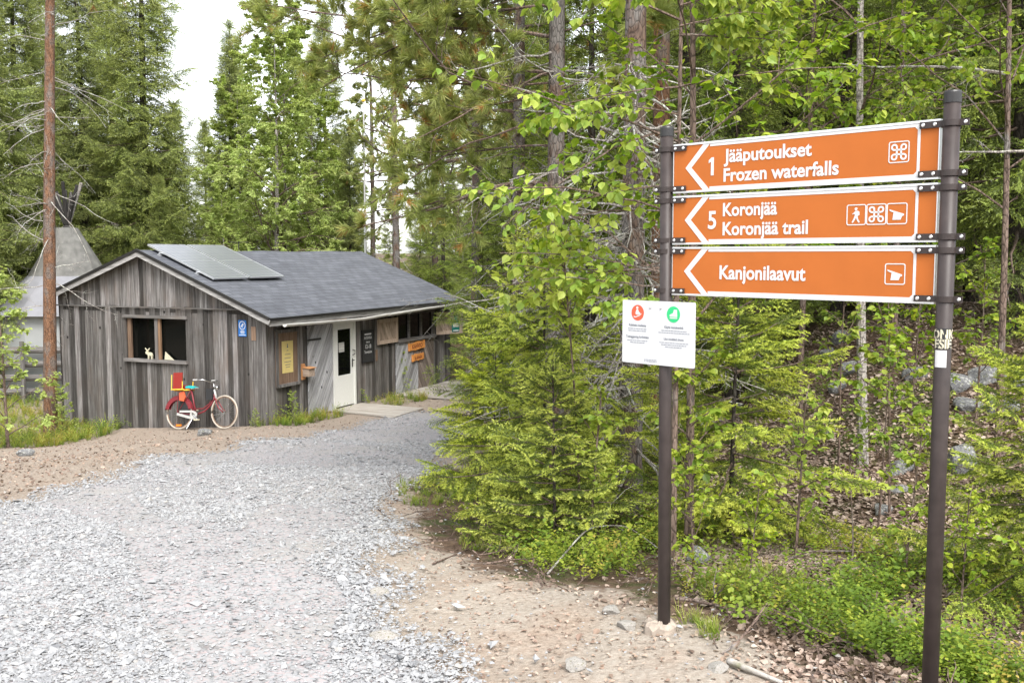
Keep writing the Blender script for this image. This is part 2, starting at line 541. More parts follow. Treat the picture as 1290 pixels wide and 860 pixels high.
t = NT('gravel_bed')
v = t.coord()
vo = t.n("ShaderNodeTexVoronoi", Vector=v, Scale=42)
vo2 = t.n("ShaderNodeTexVoronoi", Vector=t.coord((1, 1.3, 1)), Scale=95)
a = t.n("ShaderNodeSeparateColor", Color=vo.outputs[1]).outputs[0]
b2 = t.n("ShaderNodeSeparateColor", Color=vo2.outputs[1]).outputs[0]
c = t.ramp(t.mix(0.5, a, b2), [(0.15, (0.25, 0.252, 0.256)), (0.45, (0.30, 0.302, 0.306)), (0.85, (0.34, 0.279, 0.276))])
dist = t.ramp(vo.outputs[0], [(0.55, (1, 1, 1)), (0.9, (0.5,) * 3)])
c = t.mix(1.0, c, dist, 'MULTIPLY')
dust = t.noise(v, 0.9, 5, 0.6)
c = t.mix(t.ramp(dust, [(0.46, (0, 0, 0)), (0.7, (0.75,) * 3)]), c, t.ramp(t.noise(v, 70, 4), [(0.3, (0.225, 0.215, 0.20)), (0.7, (0.30, 0.288, 0.27))]))
t.bsdf(c, 0.95, normal=t.bump(t.math('ADD', vo.outputs[0], t.math('MULTIPLY', vo2.outputs[0], 0.6)), -0.9, 0.02), spec=0.2)
M['gravel_bed'] = t.done()

t = NT('forest_ground')
v = t.coord()
n1 = t.noise(v, 35, 6, 0.7)
n2 = t.noise(v, 1.8, 5, 0.65)
n3 = t.noise(v, 9, 5, 0.65)
sand = t.ramp(n1, [(0.3, (0.255, 0.212, 0.172)), (0.55, (0.345, 0.30, 0.252)), (0.75, (0.40, 0.36, 0.315))])
sand = t.mix(t.ramp(n2, [(0.46, (0, 0, 0)), (0.68, (0.7,) * 3)]), sand, t.ramp(n1, [(0.3, (0.19, 0.125, 0.085)), (0.7, (0.36, 0.265, 0.20))]))
duff = t.ramp(n3, [(0.3, (0.05, 0.034, 0.024)), (0.5, (0.11, 0.072, 0.05)), (0.72, (0.19, 0.135, 0.10))])
duff = t.mix(t.ramp(n2, [(0.5, (0, 0, 0)), (0.62, (0.8,) * 3)]), duff, (0.055, 0.075, 0.022))
duff = t.mix(0.5, duff, t.mix(1.0, duff, t.ramp(n1, [(0.3, (0.5,) * 3), (0.7, (1.5,) * 3)]), 'MULTIPLY'))
pine = t.ramp(n1, [(0.28, (0.15, 0.115, 0.088)), (0.5, (0.275, 0.225, 0.18)), (0.75, (0.36, 0.31, 0.26))])
f = t.math('ADD', t.attr('forest'), t.math('MULTIPLY', t.math('SUBTRACT', n3, 0.5), 0.9))
f = t.ramp(f, [(0.42, (0, 0, 0)), (0.62, (1, 1, 1))])
c = t.mix(t.attr('duff'), sand, pine)
c = t.mix(f, c, duff)
t.bsdf(c, 0.95, normal=t.bump(t.math('ADD', n1, n3), 0.7, 0.03), spec=0.15)
M['ground'] = t.done()


# ------------------------------------------------------------------ terrain
def smooth(a):
    a = np.clip(a, 0, 1)
    return a * a * (3 - 2 * a)


def wob(x, y):
    return (np.sin(1.3 * x + 0.7 * y) * np.sin(0.9 * y - 0.5 * x + 1.0) * 0.035 + np.sin(3.1 * x + 1.7) * np.sin(2.7 * y + 0.4) * 0.014
            + np.sin(6.3 * x - 2.1 * y) * np.sin(5.1 * y + 1.1 * x) * 0.006)


def base(y):
    s = 0
    for o in (-1.2, -0.4, 0.4, 1.2):
        s = s + np.clip((y + o - 4.0) / 16.2, 0, 1)
    return -1.9 * s / 4


def H(x, y):
    x = np.asarray(x, float)
    y = np.asarray(y, float)
    z = base(y)
    rise = smooth((x - 0.9) / 3.6) * smooth((y - 4.3) / 6.0)
    z = z + rise * (0.9 - z) + 0.10 * smooth((x - 1.6) / 3) * smooth((y - 8.5) / 3)
    z = z - np.clip(-5.0 - x, 0, 4) * 0.075 * smooth((y - 9) / 8)
    far = np.hypot(x, y)
    return z + wob(x, y) * np.clip(1 + rise, 1, 2) * np.clip(1 - (y > 19.6) * (x < 1) * 0.6, 0.3, 1) + np.clip(far - 60, 0, 400) * 0.012


def ground_at(px, py):
    """The point of the terrain where a line of sight meets it."""
    a, b = (px - 645) / FOC, (430 - py) / FOC
    d = np.array([a, math.cos(PITCH) + b * math.sin(PITCH), -math.sin(PITCH) + b * math.cos(PITCH)])
    t0 = 1.0
    for k in range(4000):
        p = d * t0 + np.array([0, 0, EYE])
        if p[2] < H(p[0], p[1]):
            break
        t0 += 0.01 + 0.002 * t0
    return p


def sd_poly(P, poly):
    """Signed distance to a closed outline, negative inside."""
    poly = np.asarray(poly, float)
    A, B = poly, np.roll(poly, -1, 0)
    d = np.full(len(P), 1e9)
    ins = np.zeros(len(P), bool)
    for a, b in zip(A, B):
        e = b - a
        w = P - a
        tt = np.clip((w @ e) / (e @ e), 0, 1)
        d = np.minimum(d, np.linalg.norm(w - tt[:, None] * e, axis=1))
        c = ((a[1] > P[:, 1]) != (b[1] > P[:, 1]))
        xi = a[0] + (P[:, 1] - a[1]) * e[0] / (e[1] if abs(e[1]) > 1e-9 else 1e-9)
        ins ^= c & (P[:, 0] < xi)
    return np.where(ins, -d, d)


def g2(pts):
    return [tuple(ground_at(*p)[:2]) for p in pts]


ROAD = g2([(572, 856), (570, 841), (551, 817), (489, 806), (507, 760), (471, 714), (476, 665), (472, 630), (510, 619), (548, 590), (580, 545), (572, 521), (500, 519)]) \
    + g2([(478, 527), (434, 542), (382, 553), (330, 554), (296, 566), (208, 575), (165, 586), (126, 609), (65, 622), (0, 640)]) + [(-4.8, 4.5), (-6.5, 1.0), (-7.5, -8), (0.5, -8), (-0.2, 2.6)]
FOREST = g2([(500, 612), (520, 640), (548, 680), (600, 712), (660, 728), (720, 740), (790, 745), (850, 768), (900, 800), (960, 815), (1040, 850)]) + [(1.6, 2.2), (2.5, -8), (400, -8), (400, 700), (-400, 700), (-400, 29), (-3.5, 29), (0.3, 27), (0.6, 19)]


def edgenoise(P, a=0.12):
    x, y = P[:, 0], P[:, 1]
    return a * (np.sin(3.1 * x + 1.9 * y) + np.sin(5.3 * y - 2.2 * x + 1) * 0.7 + np.sin(11 * x + 7 * y) * 0.35)


def axis(lo, hi, c0, c1, fine, grow=1.12):
    a = list(np.arange(c0, c1 + 1e-6, fine))
    s = fine
    while a[-1] < hi:
        s *= grow
        a.append(a[-1] + s)
    s = fine
    while a[0] > lo:
        s *= grow
        a.insert(0, a[0] - s)
    return np.array(a)


xs, ys = axis(-400, 400, -7, 6, 0.07), axis(-200, 700, 2.0, 14, 0.07, 1.04)
X, Y = np.meshgrid(xs, ys)
P2 = np.stack([X.ravel(), Y.ravel()], 1)
gb = Buf()
nx, ny = len(xs), len(ys)
gi = (np.arange(ny - 1)[:, None] * nx + np.arange(nx - 1)[None]).ravel()
Zg = H(P2[:, 0], P2[:, 1])
sdr = sd_poly(P2, ROAD)
rough = (np.sin(17 * P2[:, 0] + 5 * np.sin(3 * P2[:, 1])) * np.sin(19 * P2[:, 1] + 4 * np.sin(4 * P2[:, 0])) * 0.008)
Zg = Zg + rough * (sdr > 0.15) * (np.hypot(P2[:, 0], P2[:, 1]) < 25)
gb.add(np.column_stack([P2, Zg]), np.stack([gi, gi + 1, gi + nx + 1, gi + nx], 1))
ground = gb.build("ground", M['ground'], smooth=True, kind="structure")
sdf = sd_poly(P2, FOREST) + edgenoise(P2, 0.06)
fa = ground.data.attributes.new("forest", 'FLOAT', 'POINT')
fa.data.foreach_set("value", smooth(0.5 - sdf / 0.9).astype(np.float32))
da = ground.data.attributes.new("duff", 'FLOAT', 'POINT')
da.data.foreach_set("value", (smooth((-P2[:, 0] - 1.2) / 1.5 + (P2[:, 1] - 9) / 4) * .8).astype(np.float32))

# the gravel road: its own sheet lying on the ground
rx, ry = np.arange(-9, 1.2, 0.07), np.concatenate([np.arange(-8, 2, 0.4), np.arange(2, 26, 0.07)])
X, Y = np.meshgrid(rx, ry)
PR = np.stack([X.ravel(), Y.ravel()], 1)
sd = sd_poly(PR, ROAD) + edgenoise(PR, 0.05)
keep = sd < 0.0
nxr, nyr = len(rx), len(ry)
qi = (np.arange(nyr - 1)[:, None] * nxr + np.arange(nxr - 1)[None]).ravel()
Q = np.stack([qi, qi + 1, qi + nxr + 1, qi + nxr], 1)
Q = Q[keep[Q].all(1)]
used = np.unique(Q)
remap = np.zeros(len(PR), int)
remap[used] = np.arange(len(used))
bumpy = np.sin(23 * PR[:, 0] + 3 * np.sin(7 * PR[:, 1])) * np.sin(21 * PR[:, 1] + 2 * np.sin(9 * PR[:, 0])) * 0.006
ZR = H(PR[:, 0], PR[:, 1]) + 0.005 + 0.012 * np.clip(-sd / 0.4, 0, 1) + bumpy * np.clip(-sd / 0.1, 0, 1)
rb = Buf()
rb.add(np.column_stack([PR, ZR])[used], remap[Q])
rb.build("gravel_road", M['gravel_bed'], smooth=True, kind="structure")


def stones(n, dens, region, smin, smax, flat=0.45):
    """Random angular chips: an eight-faced lump each, merged."""
    P = []
    while sum(len(p) for p in P) < n:
        y = np.exp(rng.uniform(math.log(2.6), math.log(24), 20000)) if dens else rng.uniform(2.6, 24, 20000)
        x = rng.uniform(-1, 1, 20000) * (y * 0.6 + 0.5)
        p = np.stack([x, y], 1)
        P.append(p[region(p)])
    P = np.concatenate(P)[:n]
    return P


OCT = np.array([(1, 0, 0), (0, 1, 0), (-1, 0, 0), (0, -1, 0), (0, 0, 1), (0, 0, -1.0)])
OF = np.array([[0, 1, 4], [1, 2, 4], [2, 3, 4], [3, 0, 4], [1, 0, 5], [2, 1, 5], [3, 2, 5], [0, 3, 5]])


def chips(b, P, size, tint, flat=0.5):
    n = len(P)
    z = H(P[:, 0], P[:, 1])
    yaw = rng.uniform(0, 6.28, n)
    tl = rng.normal(0, 0.2, (n, 2))
    Zv = norm(np.column_stack([tl, np.ones(n)]))
    Xv = norm(np.cross(np.column_stack([np.cos(yaw), np.sin(yaw), np.zeros(n)]), Zv))
    Yv = np.cross(Zv, Xv)
    V = OCT[None] * rng.uniform(0.55, 1.25, (n, 6, 1)) + rng.normal(0, 0.18, (n, 6, 3))
    V = V * (size[:, None] * np.stack([np.ones(n), rng.uniform(0.5, 0.95, n), rng.uniform(0.25, 0.6, n) * flat * 2], 1))[:, None]
    W = np.column_stack([P, z + size * 0.12 + 0.02])[:, None] + V[..., 0:1] * Xv[:, None] + V[..., 1:2] * Yv[:, None] + V[..., 2:3] * Zv[:, None]
    F = (OF[None] + np.arange(n)[:, None, None] * 6).reshape(-1, 3)
    b.add(W.reshape(-1, 3), F, np.repeat(tint, 6))


b = Buf()
P = stones(125000, True, lambda p: (lambda s: (s < 0.22) & (rng.random(len(p)) < np.where(s > -0.25, np.clip(.85 - s * 3.5, 0, 1), 0.22 + 0.78 * (np.sin(1.1 * p[:, 0] + 0.4 * p[:, 1]) * np.sin(0.8 * p[:, 1]) + .35 * np.sin(4.1 * p[:, 0] + 2.3 * p[:, 1]) > -0.1))))(sd_poly(p, ROAD) + edgenoise(p, 0.09)), 0, 0)
size = np.minimum(np.exp(rng.normal(math.log(0.0064), 0.55, len(P))), 0.036) * np.clip(0.8 + P[:, 1] * 0.05, 1, 1.8)
chips(b, P, size, np.clip(rng.beta(2.2, 1.6, len(P)), 0, 0.97))
b.build("gravel", M['gravel_stone'], kind="stuff", label="loose pale grey crushed stone covering the road", cat="gravel")

b = Buf()
P = stones(1900, True, lambda p: (lambda s, f: (s > 0.0) & (f > -0.2) & (rng.random(len(p)) < np.where(s < 0.3, 0.9, 0.22)))(sd_poly(p, ROAD), sd_poly(p, FOREST)), 0, 0)
size = np.minimum(np.exp(rng.normal(math.log(0.0075), 0.5, len(P))), 0.03)
chips(b, P, size, np.clip(rng.beta(2, 1.5, len(P)) + 0.15, 0, 1))
b.build("pebbles", M['gravel_stone'], kind="stuff", label="small stones strewn over the sandy dirt beside the road", cat="pebbles")


# ------------------------------------------------------------------ the hut
TH = math.atan2(532, 1254)
HU = np.array([math.sin(TH), math.cos(TH), 0])        # along the long wall, away from the camera
HV = np.array([-math.cos(TH), math.sin(TH), 0])       # along the gable wall, to the left
HC = np.array([-5.0, 20.0, -1.89])
HUT = frame(HC, HU, HV, (0, 0, 1))
L, W = 8.35, 5.5
RIDGE_Y, RIDGE_Z, SLR, SLL = 2.98, 3.59, 0.409, 0.372


def roof_z(y):
    y = np.asarray(y, float)
    return RIDGE_Z - np.where(y < RIDGE_Y, (RIDGE_Y - y) * SLR, (y - RIDGE_Y) * SLL)


hut = thing("weathered_hut", "low grey board hut with dark shingle roof and a white door", "hut", matrix=HUT)


def boards(b, plane, a0, a1, zlo, zhi, off, holes=(), wmin=0.10, wmax=0.17, thick=0.022, gap=0.008, tspread=0.34, lapped=True, r=None):
    """Upright boards on a wall. plane 'x': wall at x=off, boards run over y; plane 'y': wall at y=off, boards run over x."""
    r = r or rng
    cuts = [a0]
    hs = sorted({h for q in holes for h in q[:2] if a0 < h < a1} | {a1})
    for h in hs:
        while h - cuts[-1] > wmax * 1.25:
            cuts.append(cuts[-1] + r.uniform(wmin, wmax))
        cuts.append(h)
    for p, q in zip(cuts[:-1], cuts[1:]):
        if q - p < 0.01:
            continue
        segs = [(zlo(p), zlo(q), zhi(p), zhi(q))]
        m = (p + q) / 2
        for (h0, h1, k0, k1) in holes:
            if h0 < m < h1:
                ns = []
                for (l0, l1, t0, t1) in segs:
                    if k1 <= min(l0, l1) or k0 >= max(t0, t1):
                        ns.append((l0, l1, t0, t1))
                        continue
                    if k0 > max(l0, l1): ns.append((l0, l1, k0, k0))
                    if k1 < min(t0, t1): ns.append((k1, k1, t0, t1))
                segs = ns
        tint = np.clip(r.normal(0.5, tspread), 0, 1)
        o1 = off + r.uniform(-0.005, 0.005)
        o0 = o1 + thick
        pa, qa = p + gap / 2, q - gap / 2
        for (l0, l1, t0, t1) in segs:
            rag = r.uniform(-0.02, 0.02) if lapped else 0
            if plane == 'x':
                pts = [(o1, pa, l0 + rag), (o1, qa, l1 + rag), (o0, qa, l1 + rag), (o0, pa, l0 + rag), (o1, pa, t0), (o1, qa, t1), (o0, qa, t1), (o0, pa, t0)]
            else:
                pts = [(pa, o1, l0 + rag), (qa, o1, l1 + rag), (qa, o0, l1 + rag), (pa, o0, l0 + rag), (pa, o1, t0), (qa, o1, t1), (qa, o0, t1), (pa, o0, t0)]
            hexa(b, pts, tint)


def const(v):
    return lambda a: v


WIN = (1.985, 3.60, 1.29, 2.17)
b = Buf()
low = lambda y: -0.12 - 0.075 * y
boards(b, 'x', 0.0, W, low, lambda y: min(2.44, float(roof_z(y)) - 0.06), 0.0, [WIN])
box(b, 0.03, 0.05, 0.03, WIN[0] - 0.02, -0.5, 2.3, 0)
box(b, 0.03, 0.05, WIN[1] + 0.02, W - 0.03, -0.5, 2.3, 0)
box(b, 0.03, 0.05, WIN[0] - 0.02, WIN[1] + 0.02, -0.5, WIN[2] - 0.02, 0)
b.build("wall", M['boards'], hut)
b = Buf()
boards(b, 'x', 0.12, W + 0.02, const(2.405), lambda y: float(roof_z(y)) - 0.05, -0.028, wmin=0.09, wmax=0.16)
b.add([(0.0, 0, 2.3), (0.0, W, 2.3), (0.0, W, float(roof_z(W)) - .1), (0.0, RIDGE_Y, RIDGE_Z - .1), (0.0, 0, float(roof_z(0)) - .1)], [[0, 1, 2, 3, 4]], 0)
b.build("gable", M['boards'], hut)
b = Buf()
box(b, -0.062, -0.052, 0.35, W + 0.04, 2.385, 2.415, 0.45)
b.build("gable_batten", M['boards_h'], hut)

# long wall: openings for notice panel, door, serving window
OPEN = [(2.47, 3.40, -0.5, 2.0), (5.36, 7.36, 1.38, 2.0)]
b = Buf()
boards(b, 'y', 0.0, L, const(-0.18), const(2.36), 0.0, OPEN)
for x0, x1, z0, z1 in [(0, 2.45, -.5, 2.3), (2.45, 3.42, 2.02, 2.3), (3.42, 5.34, -.5, 2.3), (5.34, 7.38, -.5, 1.36), (5.34, 7.38, 2.02, 2.3), (7.38, L, -.5, 2.3)]:
    box(b, x0 + 0.03, x1 - 0.001, 0.03, 0.05, z0, z1, 0)
b.build("wall", M['boards'], hut)
b = Buf()
boards(b, 'x', 0.0, W, const(-0.5), lambda y: float(roof_z(y)) - 0.06, L + 0.02)
boards(b, 'y', 0.0, L, const(-0.6), const(2.5), W + 0.022)
box(b, 0.06, L - 0.06, 0.06, W - 0.06, -0.1, -0.05, 0.1)
b.build("wall", M['boards'], hut)
b = Buf()     # room's shade put into dark sheets inside, so that the windows read black
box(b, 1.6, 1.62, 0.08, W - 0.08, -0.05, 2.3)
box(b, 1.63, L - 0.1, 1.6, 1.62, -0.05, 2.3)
b.build("dark_backing", M['dark_inside'], hut)
b = Buf()
box(b, 0.04, 0.28, 0.05, 0.055, -0.2, 2.36, 0.4)
beam(b, (-0.035, -0.035, -0.2), (-0.035, -0.035, 2.2), 0.10, 0.022, 0.5, up=(1, 0, 0))
b.build("corner_board", M['boards'], hut)


# roof: two slabs with a gentle wave
def slab(y0, y1, x0, x1, thick, lift, nx=18, nyy=8):
    b = Buf()
    gx, gy = np.linspace(x0, x1, nx), np.linspace(y0, y1, nyy)
    A, B = np.meshgrid(gx, gy)
    z = roof_z(B) + lift + 0.012 * np.sin(2.3 * A + 0.6 * B) * np.sin(1.7 * B) - 0.02 * np.sin(np.pi * (A - x0) / (x1 - x0))
    top = np.stack([A, B, z], -1).reshape(-1, 3)
    bot = top - [0, 0, thick]
    n = nx * nyy
    i = (np.arange(nyy - 1)[:, None] * nx + np.arange(nx - 1)[None]).ravel()
    F = np.stack([i, i + 1, i + nx + 1, i + nx], 1)
    if y1 < y0:
        F = F[:, ::-1]
    b.add(np.concatenate([top, bot]), np.concatenate([F, F[:, ::-1] + n]), 0.5)
    ring = list(range(nx)) + [nx * k + nx - 1 for k in range(1, nyy)] + [nx * (nyy - 1) + k for k in range(nx - 2, -1, -1)] + [nx * k for k in range(nyy - 2, 0, -1)]
    b2 = [[ring[(q + 1) % len(ring)], ring[q], ring[q] + n, ring[(q + 1) % len(ring)] + n] for q in range(len(ring))]
    base0 = b.n - 2 * n
    for f in b2:
        b.F.append(np.array([f]) + base0)
    return b


roof = slab(-0.34, RIDGE_Y, -0.26, 8.62, 0.035, 0.03).build("roof", M['shingle'], hut, smooth=False)
slab(RIDGE_Y + 0.002, W + 0.12, -0.26, 8.62, 0.035, 0.03).build("roof", M['shingle'], hut)
b = Buf()
for s in (-1, 1):
    sl = SLR if s < 0 else SLL
    y1 = -0.34 if s < 0 else W + 0.12
    z1 = float(roof_z(y1))
    for xx in (-0.265, 8.61):
        b = Buf()
        beam(b, (xx, RIDGE_Y, RIDGE_Z - 0.065), (xx, y1, z1 - 0.065), 0.022, 0.10, 0.5, up=(0, 0, 1))
        b.build("bargeboard", M['rawfascia'], hut)
b = Buf()
for s in (-1, 1):
    y1 = -0.35 if s < 0 else W + 0.13
    z1 = float(roof_z(y1))
    beam(b, (-0.285, RIDGE_Y, RIDGE_Z + 0.015), (-0.285, y1, z1 + 0.015), 0.03, 0.06, 0.5)
beam(b, (-0.26, -0.352, float(roof_z(-0.35)) + 0.005), (8.62, -0.352, float(roof_z(-0.35)) + 0.015), 0.02, 0.045, 0.5)
b.build("drip_edge", M['black_metal'], hut)
b = Buf()
beam(b, (-0.2, -0.30, 2.145), (8.5, -0.30, 2.165), 0.03, 0.11, 0.6)
box(b, -0.2, 8.5, -0.3, 0.0, 2.20, 2.215, 0.4)
b.build("fascia_board", M['rawfascia'], hut)
b = Buf()     # the old white gutter, sagging and split in two
for pts in ([(0.15, -0.40, 2.115), (1.5, -0.40, 2.09), (3.2, -0.40, 2.07), (4.32, -0.40, 2.11)], [(4.25, -0.42, 2.105), (6.2, -0.41, 2.155), (8.26, -0.41, 2.185)]):
    P0 = np.array(pts)
    n = 10
    prof = [(0.055 * math.cos(a), 0.055 * math.sin(a)) for a in np.linspace(math.pi, 2 * math.pi, n)]
    V = np.array([[(p[0], p[1] + c, p[2] + s) for c, s in prof] + [(p[0], p[1] + c * 0.92, p[2] + s * 0.9 + 0.003) for c, s in prof[::-1]] for p in P0]).reshape(-1, 3)
    m = 2 * n
    F = [[k * m + q, k * m + (q + 1) % m, (k + 1) * m + (q + 1) % m, (k + 1) * m + q] for k in range(len(P0) - 1) for q in range(m)]
    F += [list(range(m))[::-1], [(len(P0) - 1) * m + q for q in range(m)]]
    b.add(V, F, 0.7)
b.build("gutter", M['fascia'], hut)
for k in range(9):
    x = 0.3 + k * 0.98
    b = Buf()
    beam(b, (x, 0.3, float(roof_z(0.3)) - 0.07), (x, -0.27, float(roof_z(-0.27)) - 0.07), 0.05, 0.09, 0.3)
    b.build("rafter", M['rawfascia'], hut)

# gable window: two dark panes set back, mullion post, head and sill boards
wf = Buf()
y0, y1, z0, z1 = WIN
box(wf, -0.045, 0.06, y0 - 0.06, y1 + 0.06, z1 - 0.005, z1 + 0.06, 0.55)
window = wf.build("window", M['boards_h'], hut)
b = Buf()
box(b, -0.07, 0.06, y0 - 0.05, y1 + 0.04, z0 - 0.065, z0, 0.75)
b.build("sill", M['boards_h'], window)
b = Buf()
box(b, 0.012, 0.06, y0 + 0.70, y0 + 0.755, z0, z1, 0.4)
b.build("mullion", M['mullion'], window)
b = Buf()
box(b, 0.0, 0.05, y0 + 0.757, y0 + 0.84, z0, z1, 0.6)
b.build("mullion", M['boards'], window)
b = Buf()
box(b, 0.03, 0.075, y1 - 0.10, y1, z0, z1, 0.3)
b.build("jamb", M['trim_brown'], window)
b = Buf()
box(b, 0.09, 0.094, y0, y1, z0, z1)
b.build("pane", M['glass'], window)
b = Buf()
box(b, -0.012, 0.0, 0.195, 0.30, 1.78, 2.06, 0.8)
b.build("patch_board", M['trim_brown'], hut)


# framed notice panel beside the corner
def fbox(b, x0, x1, z0, z1, y0, y1, t=0.5):
    box(b, x0, x1, y0, y1, z0, z1, t)


b = Buf()
fbox(b, 0.34, 1.15, 0.80, 1.95, -0.03, -0.012, 0.5)
npnl = b.build("notice_panel", M['trim_brown'], hut)
b = Buf()
fbox(b, 0.33, 0.40, 0.78, 1.97, -0.06, -0.031, 0.4)
fbox(b, 1.09, 1.16, 0.78, 1.97, -0.06, -0.031, 0.6)
fbox(b, 0.40, 1.09, 1.90, 1.97, -0.06, -0.031, 0.4)
fbox(b, 0.40, 1.09, 0.78, 0.84, -0.08, -0.031, 0.7)
b.build("frame", M['boards'], npnl)

# wide door of slanting silver boards left of the white door
def slanted(b, x0, x1, z0, z1, y, w, ang, th=0.02, tsp=0.25):
    """Boards at an angle, each clipped to the rectangle (Sutherland-Hodgman)."""
    c, s = math.cos(ang), math.sin(ang)
    d, nrm = np.array([c, s]), np.array([-s, c])
    cen = np.array([(x0 + x1) / 2, (z0 + z1) / 2])
    R0 = np.hypot(x1 - x0, z1 - z0)
    k = -R0
    while k < R0:
        ww = w * rng.uniform(0.8, 1.2)
        poly = [cen + d * -R0 + nrm * (k + 0.004), cen + d * R0 + nrm * (k + 0.004), cen + d * R0 + nrm * (k + ww - 0.004), cen + d * -R0 + nrm * (k + ww - 0.004)]
        for ax, lim, sg in ((0, x0, 1), (0, x1, -1), (1, z0, 1), (1, z1, -1)):
            out = []
            for i in range(len(poly)):
                a, e = poly[i], poly[(i + 1) % len(poly)]
                ia, ie = sg * (a[ax] - lim) >= 0, sg * (e[ax] - lim) >= 0
                if ia: out.append(a)
                if ia != ie:
                    tt = (lim - a[ax]) / (e[ax] - a[ax])
                    out.append(a + tt * (e - a))
            poly = out
            if not poly: break
        k += ww
        if len(poly) < 3: continue
        n = len(poly)
        yo = y + rng.uniform(-0.003, 0.003)
        V = [(p[0], yo - th, p[1]) for p in poly] + [(p[0], yo, p[1]) for p in poly]
        b.add(V, [list(range(n)), list(range(n, 2 * n))[::-1]] + [[(i + 1) % n, i, n + i, n + (i + 1) % n] for i in range(n)], np.clip(rng.normal(0.5, tsp), 0, 1))


b = Buf()
slanted(b, 1.47, 2.42, 0.02, 1.98, -0.016, 0.10, R(58))
sd = b.build("slanted_door", M['diag_a'], hut, label="closed plank door of slanting silvery boards")
b = Buf()
fbox(b, 1.44, 1.95, 1.66, 1.70, -0.055, -0.045)
b.build("hinge", M['black_metal'], sd)
b = Buf()
fbox(b, 1.50, 3.0, 2.03, 2.12, -0.05, -0.012)
b.build("lintel_board", M['trim_orange'], hut)

# white door
b = Buf()
fbox(b, 2.47, 2.545, 0.03, 2.0, -0.035, 0.06)
fbox(b, 3.325, 3.40, 0.03, 2.0, -0.035, 0.06)
fbox(b, 2.545, 3.325, 1.93, 2.0, -0.035, 0.06)
door = b.build("door", M['white_paint'], hut)
b = Buf()
fbox(b, 2.55, 2.66, 0.06, 1.925, -0.02, 0.025)
fbox(b, 3.21, 3.32, 0.06, 1.925, -0.02, 0.025)
fbox(b, 2.66, 3.21, 1.82, 1.925, -0.02, 0.025)
fbox(b, 2.66, 3.21, 0.06, 0.77, -0.02, 0.025)
b.build("leaf", M['white_paint'], door)
b = Buf()
fbox(b, 2.66, 3.21, 0.77, 1.82, 0.0, 0.006)
b.build("pane", M['glass'], door)
b = Buf()
fbox(b, 2.72, 2.95, 1.30, 1.52, -0.004, -0.001)
b.build("paper_notice", M['fascia'], door)
b = Buf()
fbox(b, 3.245, 3.275, 0.92, 1.12, -0.028, -0.021)
tube(b, [(3.26, -0.03, 1.08), (3.26, -0.075, 1.08), (3.20, -0.08, 1.08), (3.15, -0.08, 1.08)], 0.011)
tube(b, [(3.26, -0.03, 1.2), (3.30, -0.07, 1.22), (3.30, -0.075, 1.3), (3.26, -0.03, 1.32)], 0.012)
b.build("handle", M['black_metal'], door)
b = Buf()
fbox(b, 2.45, 3.42, -0.12, 0.028, -0.04, 0.06)
b.build("threshold", M['boards_h'], hut)

# serving window of three panes with one shutter folded each side
b = Buf()
fbox(b, 5.34, 7.38, 1.995, 2.06, -0.05, 0.04, 0.4)
fbox(b, 5.34, 7.38, 1.31, 1.385, -0.09, 0.04, 0.6)
for x in (5.36, 5.99, 6.64, 7.30):
    fbox(b, x, x + 0.06, 1.386, 1.994, -0.02, 0.04, 0.5)
sw = b.build("serving_window", M['boards_h'], hut)
for x in (5.42, 6.05, 6.70):
    b = Buf()
    fbox(b, x, x + (0.57 if x < 6 else 0.59), 1.386, 1.994, 0.03, 0.036)
    b.build("pane", M['glass'], sw)


def shutter(x0, x1, z0, z1):
    b = Buf()
    slanted(b, x0 + 0.02, x1 - 0.02, z0 + 0.03, z1 - 0.03, -0.0, 0.1, R(-58), 0.018, 0.3)
    for q in ((x0, x0 + 0.1, z0, z1), (x1 - 0.1, x1, z0, z1)):
        fbox(b, *q, -0.045, -0.0225, rng.uniform(0.5, 0.9))
    fbox(b, x0 + 0.1, x1 - 0.1, z1 - 0.09, z1, -0.045, -0.0225, 0.8)
    fbox(b, x0 + 0.1, x1 - 0.1, z0, z0 + 0.09, -0.045, -0.0225, 0.9)
    return b


shutter(4.36, 5.34, 1.34, 1.95).build("shutter", M['shutter'], hut, matrix=Matrix.Translation((0, -0.02, 0)))
SH2 = Matrix.Translation((7.44, -0.03, 0)) @ Matrix.Rotation(R(-22), 4, 'Z')
shutter(0.0, 0.95, 1.36, 1.97).build("shutter", M['shutter'], hut, matrix=SH2)

# old barn door below the serving window: silver half and brown half
b = Buf()
slanted(b, 5.27, 6.42, -0.05, 1.30, -0.02, 0.105, R(58))
slanted(b, 5.30, 5.31, 0, 0.01, -0.02, 0.1, 0)
b.build("slanted_door", M['diag_a'], hut, label="silver half of the boarded double door")
b = Buf()
slanted(b, 6.43, 7.30, -0.05, 1.30, -0.02, 0.13, R(-58))
b.build("slanted_door", M['diag_b'], hut, label="brown half of the boarded double door")
b = Buf()
lathe(b, [(0.02, 0), (0.045, -0.03), (0.05, -0.10), (0.02, -0.13)], 12, origin=(5.6, -0.25, 2.16))
b.build("lamp", M['white_metal'], hut)
b = Buf()
fbox(b, 4.33, 4.41, 0.95, 1.22, -0.02, -0.005)
fbox(b, 4.335, 4.405, 0.98, 1.05, -0.026, -0.0205)
b.build("brick_vent", M['trim_brown'], hut)


